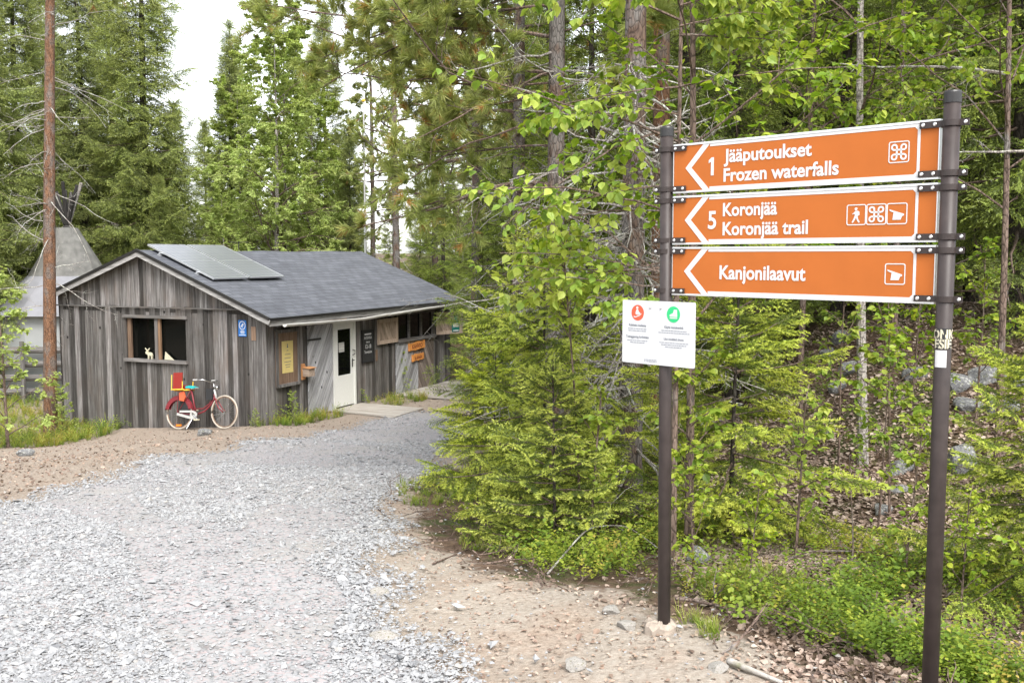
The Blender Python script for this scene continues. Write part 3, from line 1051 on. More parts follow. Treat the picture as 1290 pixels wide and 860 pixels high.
# ------------------------------------------------------------------ writing
def text_mesh(items):
    """items: (string, size, x, y, xscale, bold, align) -> one flat mesh in the XY plane."""
    bm = bmesh.new()
    for s, size, x, y, xsc, bold, al in items:
        cu = bpy.data.curves.new("writing", 'FONT')
        cu.body = s
        cu.size = size
        cu.align_x = al
        cu.offset = bold * size
        cu.resolution_u = 4
        o = bpy.data.objects.new("writing", cu)
        COL.objects.link(o)
        dg = bpy.context.evaluated_depsgraph_get()
        me = bpy.data.meshes.new_from_object(o.evaluated_get(dg))
        me.transform(Matrix.Translation((x, y, 0)) @ Matrix.Diagonal((xsc, 1, 1, 1)))
        bm.from_mesh(me)
        bpy.data.objects.remove(o)
        bpy.data.curves.remove(cu)
        bpy.data.meshes.remove(me)
    me = bpy.data.meshes.new("lettering")
    bm.to_mesh(me)
    bm.free()
    return me


def lettering(parent, items, mat, z=0.002, name="lettering", **kw):
    return link(name, text_mesh(items), mat, parent, Matrix.Translation((0, 0, z)), **kw)


def stroke(b, pts, w, z0, z1, closed=False, tint=0.5):
    """A flat mitred line of width w through pts (x, y)."""
    P = np.array(pts, float)
    n = len(P)
    D = np.roll(P, -1, 0) - P
    if not closed:
        D[-1] = D[-2]
    D = norm(D)
    Dp = np.roll(D, 1, 0)
    if not closed:
        Dp[0] = D[0]
    N = norm(np.stack([-(D + Dp)[:, 1], (D + Dp)[:, 0]], 1))
    k = 1 / np.clip((N * np.stack([-D[:, 1], D[:, 0]], 1)).sum(1), 0.35, 1)
    A, B = P + N * (k * w / 2)[:, None], P - N * (k * w / 2)[:, None]
    V = [(*p, z) for z in (z0, z1) for q in (A, B) for p in q]
    F = []
    for i in range(n if closed else n - 1):
        j = (i + 1) % n
        F += [[2 * n + i, 3 * n + i, 3 * n + j, 2 * n + j], [i, j, n + j, n + i], [i, 2 * n + i, 2 * n + j, j], [n + i, n + j, 3 * n + j, 3 * n + i]]
    b.add(V, F, tint)


def rrect(x0, x1, y0, y1, r, n=4):
    out = []
    for cx, cy, a0 in ((x1 - r, y0 + r, -90), (x1 - r, y1 - r, 0), (x0 + r, y1 - r, 90), (x0 + r, y0 + r, 180)):
        for k in range(n + 1):
            a = R(a0 + 90 * k / n)
            out.append((cx + r * math.cos(a), cy + r * math.sin(a)))
    return out


def disc(b, cx, cy, r, z0, z1, n=28, t=0.5):
    prism(b, [(cx + r * math.cos(a), cy + r * math.sin(a)) for a in np.arange(n) * 2 * math.pi / n], z0, z1, t)


# ------------------------------------------------------------------ the wayfinding sign
PL, PR_ = np.array([0.650, 4.235]), np.array([1.473, 3.385])
sd2 = (PR_ - PL) / np.linalg.norm(PR_ - PL)
DIST = float(np.linalg.norm(PR_ - PL))
SX = np.array([sd2[0], sd2[1], 0])
SN = np.array([sd2[1], -sd2[0], 0])          # towards the camera
SIGN = frame((PL[0], PL[1], 0), SX, (0, 0, 1), SN)     # x along the boards, y up, z to the reader
sign = thing("wayfinding_sign", "three orange left-pointing trail boards between two brown posts", "signpost", matrix=SIGN)
for xc, top, lean in ((0.0, 2.137, 0.022), (DIST, 2.148, -0.004)):
    b = Buf()
    tube(b, [(xc + lean, -0.35, 0), (xc + lean * 0.5, 0.9, 0), (xc, top - 0.035, 0)], 0.0275, 28)
    post = b.build("post", M['brown_metal'], sign, smooth=False)
    post.data.polygons.foreach_set("use_smooth", np.ones(len(post.data.polygons), bool))
    b = Buf()
    tube(b, [(xc, top - 0.04, 0), (xc, top - 0.006, 0), (xc, top, 0)], [0.029, 0.029, 0.026], 28)
    b.build("cap", M['black_metal'], post)
b = Buf()
lathe(b, [(0.075, -0.1), (0.07, -0.004), (0.055, 0.010), (0.031, 0.016)], 18)
V = b.V[0]
V += rng.normal(0, 0.004, V.shape)
b.V[0] = V[:, [0, 2, 1]] * [1, 1, -1]
b.build("footing", M['clay'], sign)

BX0, BX1 = 0.040, DIST - 0.040
BL = BX1 - BX0
BH = 0.193


def pict(b, x0, s, kind, yc, z0, z1):
    """A white-lined square with its symbol."""
    y0 = yc - s / 2
    stroke(b, rrect(x0, x0 + s, y0, y0 + s, s * 0.09), s * 0.05, z0, z1, True)
    cx, cy = x0 + s / 2, yc
    if kind == 'loop':                       # looped square
        r = s * 0.125
        pts = []
        e = s * 0.11
        for (sx, sy, a0) in ((1, 1, 180), (-1, 1, 270), (-1, -1, 0), (1, -1, 90)):
            lc = np.array([cx + sx * (e + r), cy + sy * (e + r)])
            for k in range(13):
                a = R(a0 - 270 * k / 12)
                pts.append(tuple(lc + r * np.array([math.cos(a), math.sin(a)])))
        stroke(b, pts, s * 0.085, z0, z1, True)
    elif kind == 'shelter':
        o = [(-.40, .22), (.36, -.02), (.36, -.10), (.26, -.13), (.20, -.30), (-.22, -.30), (-.17, .06), (-.37, .14)]
        prism(b, [(cx + s * p, cy + s * q) for p, q in o], z0, z1)
    elif kind == 'hiker':
        disc(b, cx - s * .02, cy + s * .30, s * .075, z0, z1, 12)
        o = [(-.06, .20), (.06, .21), (.16, .16), (.17, -.02), (.07, -.06), (.10, -.20), (.20, -.38), (.13, -.40), (.02, -.22), (-.01, -.14), (-.06, -.24), (-.17, -.40), (-.24, -.38), (-.13, -.18), (-.06, .0), (-.12, .06), (-.20, .02), (-.21, .06), (-.12, .12)]
        prism(b, [(cx + s * p, cy + s * q) for p, q in o], z0, z1)


def fitted(parent, s, cap, x, y, width, bold):
    """One line of lettering set to a cap height and a width."""
    hm = text_mesh([("H", 1.0, 0, 0, 1, bold, 'LEFT')])
    hh = max(v.co.y for v in hm.vertices) + bold
    bpy.data.meshes.remove(hm)
    me = text_mesh([(s, 1.0, 0, 0, 1, bold, 'LEFT')])
    xs_ = [v.co.x for v in me.vertices]
    lo, hi = min(xs_), max(xs_)
    me.transform(Matrix.Translation((x, y, 0)) @ Matrix.Diagonal((width / (hi - lo), cap / hh, 1, 1)) @ Matrix.Translation((-lo, 0, 0)))
    return link("lettering", me, M['sign_white'], parent, Matrix.Translation((0, 0, 0.0016)))


TXT = [
    (2.056, "upper orange trail board", [("Jääputoukset", .053, .245, .109, .386, .026), ("Frozen waterfalls", .053, .245, .033, .496, .026)], ['loop']),
    (1.843, "middle orange trail board", [("5", .072, .174, .060, .040, .02), ("Koronjää", .053, .245, .109, .246, .026), ("Koronjää trail", .053, .245, .033, .378, .026)], ['hiker', 'loop', 'shelter']),
    (1.632, "lower orange trail board", [("Kanjonilaavut", .056, .234, .068, .384, .026)], ['shelter']),
]
for top, lab, items, picts in TXT:
    b = Buf()
    box(b, 0, BL, 0, BH, -0.012, 0.0)
    pan = b.build("sign_panel", M['sign_orange'], sign, matrix=Matrix.Translation((BX0, top - BH, 0.0)), label=lab)
    b = Buf()
    for q in ((0, BL, -0.004, 0.004), (0, BL, BH - 0.004, BH + 0.004)):
        box(b, q[0], q[1], q[2], q[3], -0.016, 0.003)
    box(b, -0.003, 0.0, -0.004, BH + 0.004, -0.016, 0.003)
    box(b, BL, BL + 0.003, -0.004, BH + 0.004, -0.016, 0.003)
    b.build("frame", M['alu'], pan)
    b = Buf()     # white arrow outline: chevron at the left, square corner at the right
    x1 = BL - 0.074
    tipx, shx, w = 0.058, 0.146, 0.016
    e = 0.004
    ch = [(shx, BH - e), (tipx, BH / 2), (shx, e), (shx + .032, e), (tipx + .030, BH / 2), (shx + .032, BH - e)]
    prism(b, ch, 0.0002, 0.0012)
    box(b, shx + .0321, x1, e, e + 0.012, 0.0002, 0.0012)
    box(b, shx + .0321, x1, BH - e - 0.012, BH - e, 0.0002, 0.0012)
    box(b, x1 + .0001, x1 + 0.010, e + .008, BH - e - .008, 0.0002, 0.0012)
    for yy, s in ((e, 1), (BH - e, -1)):
        prism(b, [(x1 + .0001, yy), (x1 + .006, yy + s * .003), (x1 + .010, yy + s * .0079), (x1 + .0001, yy + s * .0079)][::s], 0.0002, 0.0012)
        prism(b, [(x1 - .010, yy + s * .012), (x1, yy + s * .012), (x1, yy + s * .022)][::s], 0.0002, 0.0012)
    b.build("border", M['sign_white'], pan)
    for it in items:
        fitted(pan, *it)
    if top > 2:              # the numeral 1 with its flag
        b = Buf()
        prism(b, [(.184, .060), (.197, .060), (.197, .132), (.187, .132), (.173, .121), (.173, .109), (.184, .116)], .0003, .0016)
        b.build("lettering", M['sign_white'], pan)
    b = Buf()
    n = len(picts)
    for k, kd in enumerate(picts):
        xr = x1 - 0.028 - 0.0755 * (n - k) + 0.0035
        pict(b, xr, 0.071, kd, BH * 0.50, 0.0003, 0.0013)
    b.build("pictogram", M['sign_white'], pan)
    for xc, s in ((0.0, 1), (DIST, -1)):
        for yy in (top - 0.014, top - BH + 0.014):
            b = Buf()
            lathe(b, [(0.031, -0.010), (0.031, 0.010)], 28)
            vv = b.V[0]
            b.V[0] = vv[:, [0, 2, 1]] * [1, 1, -1] + [xc, yy, 0]
            x_in, x_far = xc + s * 0.028, xc + s * 0.105
            box(b, min(x_in, x_far), max(x_in, x_far), yy - 0.011, yy + 0.011, 0.0045, 0.0095)
            x_o = xc - s * 0.058
            box(b, min(x_o, xc - s * .028), max(x_o, xc - s * .028), yy - 0.011, yy + 0.011, -0.002, 0.0045)
            box(b, min(x_in, x_far), max(x_in, x_far), yy - 0.011, yy + 0.011, -0.024, -0.0185)
            cl = b.build("clamp", M['brown_metal'], sign)
            for xb, zb in ((xc + s * .052, .0098), (xc + s * .092, .0098), (xc - s * .048, .0048)):
                b = Buf()
                lathe(b, [(0.0068, zb), (0.0068, zb + .003), (0.004, zb + .0055)], 10, origin=(xb, yy, 0))
                b.build("bolt", M['zinc'], cl)

# white winter-safety notice bolted to the left post
NO = thing("safety_notice", "white notice with red and green round symbols on the left signpost", "notice",
           matrix=SIGN @ Matrix.Translation((-0.010, 1.272, 0.034)))
NW, NH = 0.385, 0.272
b = Buf()
prism(b, rrect(-NW / 2, NW / 2, -NH / 2, NH / 2, 0.006), -0.003, 0.0)
b.build("panel", M['panel_white'], NO)
b = Buf()
disc(b, -0.108, 0.083, 0.034, 0.0003, 0.001)
b.build("symbol", M['sign_red'], NO, label="red round sledging symbol")
b = Buf()
disc(b, 0.082, 0.083, 0.034, 0.0003, 0.001)
b.build("symbol", M['sign_green'], NO, label="green round boot symbol")
b = Buf()
disc(b, -0.110, 0.104, 0.006, 0.0011, 0.0016, 12)
prism(b, [(-.116 + x, .083 + y) for x, y in ((-.003, -.006), (.006, -.009), (.020, -.006), (.022, .0), (.014, .004), (.011, .014), (.002, .014), (-.002, .004))], 0.0011, 0.0016)
stroke(b, [(-.129, .066), (-.118, .064), (-.096, .073), (-.088, .080)], 0.004, 0.0011, 0.0016)
prism(b, [(.085 + x, .083 + y) for x, y in ((.0, .020), (.016, .020), (.017, -.004), (.017, -.010), (-.021, -.010), (-.022, -.002), (-.010, .003), (-.004, .007))], 0.0011, 0.0016)
box(b, .064, .102, .0655, .0695, 0.0011, 0.0016)
b.build("pictogram", M['sign_white'], NO)
lettering(NO, [("Pulkkailu kielletty", .0150, -.108, .024, .9, .01, 'CENTER'), ("Tobogganing forbidden", .0150, -.108, -.026, .9, .01, 'CENTER'),
               ("Käytä nastakenkiä", .0150, .085, .024, .9, .01, 'CENTER'), ("Use studded shoes", .0150, .085, -.026, .9, .01, 'CENTER')], M['ink_dark'], 0.0012)
b = Buf()     # the small print, too small to read: broken grey lines
for cx, yy, wd in ((-.108, .012, .105), (-.108, .003, .10), (-.108, -.039, .115), (-.108, -.048, .08), (.085, .012, .13), (.085, .003, .16), (.085, -.039, .15), (.085, -.048, .13), (.085, -.057, .09), (-.03, -.118, .06), (-.03, -.125, .055)):
    x = cx - wd / 2
    while x < cx + wd / 2 - .004:
        ww = min(rng.uniform(.006, .018), cx + wd / 2 - x)
        box(b, x, x + ww, yy, yy + 0.0032, 0.0003, 0.0008)
        x += ww + 0.0025
box(b, -.068, -.064, -.126, -.114, 0.0003, 0.0008)
b.build("small_print", M['ink'], NO)
for x in (-.04, .016):
    b = Buf()
    lathe(b, [(0.005, 0.0), (0.005, 0.002), (0.003, 0.004)], 10, origin=(x, .107, 0))
    b.build("bolt", M['zinc'], NO)


# stickers wrapped on the right post
def wrap_patch(z0, z1, a0, a1, rad, n=8):
    b = Buf()
    aa = np.linspace(a0, a1, n)
    V = [(rad * math.sin(a), z, rad * math.cos(a)) for z in (z0, z1) for a in aa]
    V += [((rad + .0006) * math.sin(a), z, (rad + .0006) * math.cos(a)) for z in (z0, z1) for a in aa]
    F = []
    for k in range(n - 1):
        F += [[k, n + k, n + k + 1, k + 1], [2 * n + k, 2 * n + k + 1, 3 * n + k + 1, 3 * n + k], [k, k + 1, 2 * n + k + 1, 2 * n + k], [n + k, 3 * n + k, 3 * n + k + 1, n + k + 1]]
    F += [[0, 2 * n, 3 * n, n], [n - 1, 2 * n - 1, 4 * n - 1, 3 * n - 1]]
    b.add(V, F)
    return b


PRM = SIGN @ Matrix.Translation((DIST - 0.001, 0, 0))
VIEW = 0.36     # stickers face the path, turned a little round the post
st = wrap_patch(1.285, 1.355, VIEW - 0.95, VIEW + 1.0, 0.0285).build("graffiti_sticker", M['black_plastic'], None, matrix=PRM, label="black sticker with cream block letters on the right signpost", cat="sticker")
me = text_mesh([("ONK", .043, 0, 1.3205, .82, .035, 'CENTER'), ("ESIE", .043, 0, 1.2875, .82, .035, 'CENTER')])
for vtx in me.vertices:
    a = VIEW + vtx.co.x / 0.0285
    r_ = 0.0296
    vtx.co = (r_ * math.sin(a), vtx.co.y, r_ * math.cos(a))
link("lettering", me, M['cream'], st)
wrap_patch(1.222, 1.280, VIEW - 0.95, VIEW + 0.45, 0.0285).build("torn_sticker", M['sign_white'], None, matrix=PRM, label="small pale sticker below the lettered sticker on the right signpost", cat="sticker")

# ------------------------------------------------------------------ things on and around the hut
def hutm(x, y, z):        # a flat thing on the long wall: x along, y up, z out of the wall
    return HUT @ frame((x, y, z), (1, 0, 0), (0, 0, 1), (0, -1, 0))


def gabm(y, z, out=0.0):  # a flat thing on the gable wall, seen from the front
    return HUT @ frame((-out, y, z), (0, -1, 0), (0, 0, 1), (-1, 0, 0))


t_ = thing("camera_notice", "small blue surveillance sign on the gable wall right of the window", "sign", matrix=gabm(0.52, 2.02, 0.014))
b = Buf(); prism(b, rrect(-.1, .1, -.165, .165, .012), -.004, 0); b.build("panel", M['sign_blue'], t_)
b = Buf()
a_ = np.arange(24) * 2 * math.pi / 24
stroke(b, [(.073 * math.cos(a), .058 + .082 * math.sin(a)) for a in a_], .016, .0004, .001, True)
prism(b, [(-.045, .035), (-.025, .02), (.04, .075), (.015, .105)], .0004, .001)
prism(b, [(.0, .04), (.012, .045), (.012, .012), (.0, .012)], .0004, .001)
box(b, -.045, .05, -.062, -.05, .0004, .001); box(b, -.05, .055, -.085, -.072, .0004, .001); box(b, -.042, .048, -.108, -.096, .0004, .001)
box(b, -.08, .08, -.142, -.13, .0004, .001)
b.build("pictogram", M['sign_white'], t_)

t_ = thing("paper_poster", "yellow paper poster pinned in the brown frame by the corner", "poster", matrix=hutm(0.735, -0.033, 1.39))
b = Buf(); prism(b, [(-.19, -.33), (.19, -.335), (.195, .33), (-.195, .335)], 0, .002); b.build("sheet", M['poster'], t_)
b = Buf()
for yy, w_ in ((.13, .06), (.05, .2), (-.03, .22), (-.11, .24), (-.17, .18), (-.22, .14)):
    box(b, -w_ / 2, w_ / 2, yy, yy + .012, .0024, .003)
prism(b, [(-.03, .19), (.035, .19), (.012, .22), (.016, .27), (-.012, .27), (-.012, .22)], .0024, .003)
b.build("small_print", M['ink_dark'], t_)

t_ = thing("wooden_letterbox", "fresh orange wooden letterbox beside the slanting plank door", "letterbox", matrix=hutm(1.30, -0.012, 1.02))
b = Buf(); prism(b, [(-.075, -.17), (.055, -.17), (.06, .12), (.03, .17), (-.08, .17)], .0, .03); b.build("back_board", M['trim_orange'], t_)
b = Buf(); box(b, -.05, .17, -.10, .08, .031, .19); b.build("box", M['shutter'], t_)
b = Buf(); hexa(b, [(-.07, .081, .031), (.19, .081, .031), (.19, .07, .22), (-.07, .07, .22), (-.07, .10, .031), (.19, .10, .031), (.19, .085, .22), (-.07, .085, .22)]); b.build("lid", M['trim_orange'], t_)

t_ = thing("chalkboard", "tall black chalkboard with white handwriting right of the white door", "chalkboard", matrix=hutm(3.94, -0.035, 1.35))
b = Buf(); box(b, -.25, .25, -.375, .375, -.02, 0); b.build("board", M['chalkboard'], t_)
b = Buf()
for q in ((-.265, -.25, -.39, .39), (.25, .265, -.39, .39), (-.25, .25, .375, .39), (-.25, .25, -.39, -.375)):
    box(b, q[0], q[1], q[2], q[3], -.022, .012)
b.build("frame", M['black_metal'], t_)
b = Buf()
box(b, -.15, .15, .265, .30, .0006, .0014)
b.build("chalk_line", M['chalk'], t_)
lettering(t_, [("AVOINNA", .095, 0, .165, .8, .012, 'CENTER'), ("ma-su", .08, 0, .075, .9, .012, 'CENTER'), ("12-18", .135, 0, -.055, .9, .015, 'CENTER'), ("Tervetuloa", .095, 0, -.17, .8, .012, 'CENTER')], M['chalk'], .001)

M['amber'] = plain('amber_varnished_board', (0.66, 0.27, 0.07), 0.45, var=0.2, scale=8)
for (x, z, w_, h_, lb, tx) in ((6.30, 1.16, .86, .20, "larger orange carved board hanging below the serving window", "KAHVIO"), (6.36, .86, .62, .16, "smaller orange carved board hanging under the larger carved one", "ja kioski")):
    t_ = thing("carved_sign", lb, "sign", matrix=hutm(x, -0.07, z) @ Matrix.Rotation(R(2), 4, 'Z'), group="orange wooden boards under the serving window")
    b = Buf()
    up = [(-w_ / 2 + w_ * k / 8, h_ / 2 + rng.uniform(-.018, .018)) for k in range(9)]
    dn = [(w_ / 2 - w_ * k / 8, -h_ / 2 + rng.uniform(-.014, .014)) for k in range(9)]
    prism(b, (up + dn)[::-1], -.02, .015)
    b.build("plank", M['amber'], t_)
    lettering(t_, [(tx, h_ * .75, 0, -h_ * .26, 1.0, .03, 'CENTER')], M['carve'], .0165)
    b = Buf()
    for s in (-1, 1):
        tube(b, [(s * w_ * .36, h_ * .3, .0), (s * w_ * .36, h_ * .3 + .12, -.03)], .004, 6)
    b.build("hanger", M['black_metal'], t_)

t_ = thing("bottle_sign", "dark green bottle-shaped sign on the open far shutter", "sign", matrix=HUT @ SH2 @ frame((.68, -.047, 1.63), (1, 0, 0), (0, 0, 1), (0, -1, 0)))
b = Buf(); prism(b, [(-.13, -.22), (.13, -.22), (.13, .06), (.06, .14), (.05, .24), (-.05, .24), (-.06, .14), (-.13, .06)], 0, .012); b.build("panel", M['bottle_green'], t_)
b = Buf(); box(b, -.10, .10, -.08, .02, .0125, .0135); box(b, -.10, .10, -.20, -.17, .0125, .0135); b.build("label_band", M['sign_white'], t_)

t_ = thing("moose_figurine", "small cream wooden moose standing on the gable window sill", "figurine", matrix=gabm(2.99, 1.292, -0.02))
b = Buf()
prism(b, [(-.06, .09), (-.05, .14), (-.01, .145), (.05, .13), (.075, .09), (.07, .0), (.05, .0), (.045, .07), (-.01, .07), (-.015, .0), (-.04, .0), (-.035, .08)], -.02, .02)
b.build("body", M['cream'], t_)
b = Buf(); prism(b, [(-.10, .115), (-.105, .15), (-.07, .175), (-.04, .165), (-.04, .12), (-.07, .10)], -.017, .017); b.build("head", M['cream'], t_)
b = Buf(); prism(b, [(-.08, .176), (-.125, .215), (-.12, .235), (-.09, .21), (-.065, .19), (-.03, .215), (.0, .235), (.005, .215), (-.045, .170)], -.006, .006); b.build("antler", M['cream'], t_)
t_ = thing("folded_card", "pale folded card propped inside the right pane of the gable window", "card", matrix=gabm(2.50, 1.292, -0.03))
b = Buf(); prism(b, [(-.10, 0), (.16, 0), (-.07, .17)], -.003, .003); b.build("sheet", M['cream'], t_)

# solar panels: two on the sunny slope
for k, (x0, x1, lb) in enumerate(((0.10, 1.24, "grey solar panel nearest the front gable edge of the roof"), (1.31, 2.52, "grey solar panel second from the front gable edge of the roof"))):
    ys0, ys1 = 1.30, 3.03
    sl = math.atan(SLR)
    ln = (ys1 - ys0) / math.cos(sl)
    mx = HUT @ frame((x0, ys0, float(roof_z(ys0)) + 0.125), (1, 0, 0), (0, math.cos(sl), math.sin(sl)), (0, -math.sin(sl), math.cos(sl)))
    t_ = thing("solar_panel", lb, "solar panel", matrix=mx, group="solar panels on the hut roof")
    b = Buf(); box(b, .02, x1 - x0 - .02, .02, ln - .02, -.028, -.003); b.build("cells", M['solar'], t_)
    b = Buf()
    w_ = x1 - x0
    for q in ((0, .02, 0, ln), (w_ - .02, w_, 0, ln), (.02, w_ - .02, 0, .02), (.02, w_ - .02, ln - .02, ln), (.0201, w_ - .0201, ln / 2 - .008, ln / 2 + .008)):
        box(b, q[0], q[1], q[2], q[3], -.035 if q[2] != ln / 2 - .008 else -.0029, .0)
    b.build("frame", M['alu'], t_)
    b = Buf()
    for yy in (ln * .22, ln * .78):
        box(b, -.06, w_ + .03, yy - .02, yy + .02, -.075, -.036)
    for yy in (ln * .22, ln * .78):
        box(b, -.055, -.01, yy - .045, yy + .045, -.11, -.0755)
    b.build("mounting_rail", M['alu'], t_)

t_ = thing("roof_aerial", "small dark roof aerial standing on the ridge beyond the solar panels", "aerial", matrix=HUT @ Matrix.Translation((3.05, RIDGE_Y, RIDGE_Z + .02)))
b = Buf(); tube(b, [(0, 0, 0), (0, 0, .22)], .012, 8); b.build("pole", M['black_metal'], t_)
b = Buf(); tube(b, [(-.22, .1, .2), (.22, -.1, .2)], .008, 6); tube(b, [(-.1, -.06, .2), (-.02, .14, .2)], .006, 6); tube(b, [(.06, -.12, .2), (.14, .08, .2)], .006, 6); b.build("boom", M['black_metal'], t_)

# wooden ramp at the door, deck below the serving window
gz = lambda x, y: float(H(*(HC + HU * x + HV * y)[:2])) - HC[2]
t_ = thing("door_ramp", "pale sloping plywood ramp in front of the white door", "ramp", matrix=HUT)
b = Buf()
za = gz(2.9, -1.75) + .035
hexa(b, [(2.3, -.05, .01), (2.15, -1.75, za - .03), (3.5, -1.75, za - .03), (3.6, -.05, .01), (2.3, -.05, .04), (2.15, -1.75, za), (3.5, -1.75, za), (3.6, -.05, .04)], .6)
b.build("ramp_sheet", M['deckwood'], t_)
b = Buf()
for x in (2.32, 3.4):
    beam(b, (x, -.06, -.06), (x, -1.2, za * .7 - .08), .06, .1, .3)
b.build("bearer", M['boards_h'], t_)
st_ = HC + HU * 3.2 + HV * -1.45
t_ = thing("wooden_deck", "low grey plank deck below the serving window", "deck", matrix=HUT)
b = Buf()
x = 5.1
while x < 8.0:
    w_ = rng.uniform(.11, .14)
    box(b, x, x + w_ - .012, -1.9 + rng.uniform(-.06, .06), -.05, .0, .03, np.clip(rng.normal(.5, .2), 0, 1))
    x += w_
b.build("planking", M['deckwood'], t_)
b = Buf()
for y in (-1.8, -1.0, -.2):
    box(b, 5.1, 7.95, y - .04, y + .04, -.2, -.002, .3)
b.build("joist", M['boards_h'], t_)

# ------------------------------------------------------------------ bicycle leaning on the gable wall
BR, BF = HC + HU * -.42 + HV * 1.86, HC + HU * -.42 + HV * .70
bd = norm(BF - BR)
bz0 = float(H(BR[0], BR[1])) + 0.01
slope = float(H(BF[0], BF[1])) - float(H(BR[0], BR[1]))
bx = norm(np.array([bd[0], bd[1], slope / 1.16]))
up0 = norm(np.array([0, 0, 1.0]) + HU * 0.14)
byv = norm(np.cross(up0, bx))
bike = thing("bicycle", "old red bicycle with a red child seat leaning on the gable wall", "bicycle", matrix=frame((BR[0], BR[1], bz0), bx, byv, np.cross(bx, byv)))
RW, WB = 0.345, 1.16


def wheel(x, lab=None):
    b = Buf()
    aa = np.linspace(0, 2 * math.pi, 41)
    tube(b, [(x + (RW - .02) * math.cos(a), 0, RW + (RW - .02) * math.sin(a)) for a in aa], .0155, 8, cap=False)
    wh = b.build("wheel", M['white_rubber'], bike, smooth=True)
    b = Buf()
    tube(b, [(x + (RW - .046) * math.cos(a), 0, RW + (RW - .046) * math.sin(a)) for a in aa], .010, 6, cap=False)
    b.build("rim", M['trim_brown'], wh, smooth=True)
    b = Buf()
    for k in range(28):
        a = k * 2 * math.pi / 28
        s = 1 if k % 2 else -1
        a2 = a + s * 0.5
        tube(b, [(x + .02 * math.cos(a2), s * .025, RW + .02 * math.sin(a2)), (x + (RW - .05) * math.cos(a), 0, RW + (RW - .05) * math.sin(a))], .0016, 3)
    lathe(b, [(.02, -.04), (.014, -.02), (.014, .02), (.02, .04)], 12, origin=(x, 0, RW), axis='y')
    b.build("spokes_and_hub", M['chrome'], wh)
    return wh


w1, w2 = wheel(0.0), wheel(WB)
b = Buf(); box(b, -.075, .055, -.012, .012, .075, .11); b.build("reflector", M['orange_plastic'], w1)
b = Buf()     # low step-through frame
BBX, BBZ = .44, .30
tube(b, [(.30, 0, .86), (BBX, 0, BBZ)], .017, 10)
HT, HB = (.905, 0, .80), (.955, 0, .62)
tube(b, [(.935, 0, .69), (.82, 0, .50), (.66, 0, .37), (BBX, 0, BBZ)], .018, 10)
tube(b, [(.925, 0, .735), (.78, 0, .52), (.62, 0, .42), (.41, 0, .42)], .014, 10)
for s in (-1, 1):
    tube(b, [(0, s * .05, RW), (BBX, s * .03, BBZ)], .010, 8)
    tube(b, [(0, s * .05, RW), (.31, s * .02, .80)], .009, 8)
lathe(b, [(.024, -.04), (.024, .04)], 12, origin=(BBX, 0, BBZ), axis='y')
b.build("frame", M['red_paint'], bike, smooth=True)
b = Buf()
tube(b, [HB, HT], .023, 10)
b.build("head_tube", M['white_metal'], bike, smooth=True)
b = Buf()
for s in (-1, 1):
    tube(b, [(.957, s * .03, .61), (1.0, s * .045, .52), (1.06, s * .05, .42), (WB, s * .05, RW)], .012, 8)
tube(b, [(.957, -.035, .61), (.957, .035, .61)], .016, 8)
b.build("fork", M['red_paint'], bike, smooth=True)
b = Buf()
tube(b, [HT, (.89, 0, .88), (.885, 0, .93)], .012, 8)
tube(b, [(.70, -.27, 1.0), (.80, -.22, 1.0), (.885, -.08, .95), (.885, .08, .95), (.80, .22, 1.0), (.70, .27, 1.0)], .011, 8)
hb = b.build("handlebar", M['chrome'], bike, smooth=True)
b = Buf()
for s in (-1, 1):
    tube(b, [(.70, s * .27, 1.0), (.60, s * .28, 1.0)], .016, 8)
b.build("grip", M['white_metal'], hb)
b = Buf()
lathe(b, [(.012, -.05), (.036, 0.0), (.042, .035), (.040, .05)], 14, origin=(.95, 0, .84), axis='x')
b.build("headlight", M['chrome'], bike, smooth=True)
b = Buf()
prism(b, [(.205, .885), (.30, .90), (.40, .875), (.46, .86), (.44, .84), (.32, .845), (.215, .85)], -.07, .07)
b.V[0] = b.V[0][:, [0, 2, 1]]
b.build("saddle", M['teal'], bike)
b = Buf()
prism(b, [(.33, .843), (.46, .858), (.455, .835), (.35, .82)], -.05, .05)
b.V[0] = b.V[0][:, [0, 2, 1]]
b.build("saddle_nose", M['white_metal'], bike)
b = Buf()     # closed chain case, drawn as its outline round the chainring
for o, inner in (([(.07, .39), (.40, .395), (.47, .385), (.515, .34), (.52, .28), (.49, .225), (.42, .205), (-.01, .30), (-.03, .345), (.06, .35), (.36, .265), (.30, .30), (.07, .345)], 0),):
    stroke(b, [(-.0, .325), (.38, .235), (.45, .235)], .05, .055, .075)
    stroke(b, [(.07, .375), (.40, .37), (.47, .345), (.495, .29), (.46, .24), (.40, .24), (.36, .29), (.37, .345)], .042, .0552, .0748)
b.V = [v[:, [0, 2, 1]] * [1, -1, 1] for v in b.V]
b.build("chain_guard", M['white_metal'], bike)
b = Buf()
lathe(b, [(.075, -.052), (.075, -.046)], 20, origin=(BBX, 0, BBZ), axis='y')
tube(b, [(BBX, -.09, BBZ), (BBX + .13, -.09, BBZ - .10)], .011, 8)
tube(b, [(BBX, .08, BBZ), (BBX - .13, .08, BBZ + .10)], .011, 8)
cr = b.build("crank", M['chrome'], bike)
b = Buf(); box(b, BBX + .09, BBX + .17, -.18, -.095, BBZ - .115, BBZ - .085); b.build("pedal", M['cream'], cr)
b = Buf(); box(b, BBX - .17, BBX - .09, .085, .17, BBZ + .085, BBZ + .115); b.build("pedal", M['cream'], cr)
b = Buf()
aa = np.linspace(R(15), R(165), 20)
for s in (-1, 1):
    V = [(rr * math.cos(a), yy, RW + rr * math.sin(a)) for rr, yy in ((RW + .012, s * .032), (RW - .08, s * .036)) for a in aa]
    n = len(aa)
    b.add(V, [[k, k + 1, n + k + 1, n + k] for k in range(n - 1)])
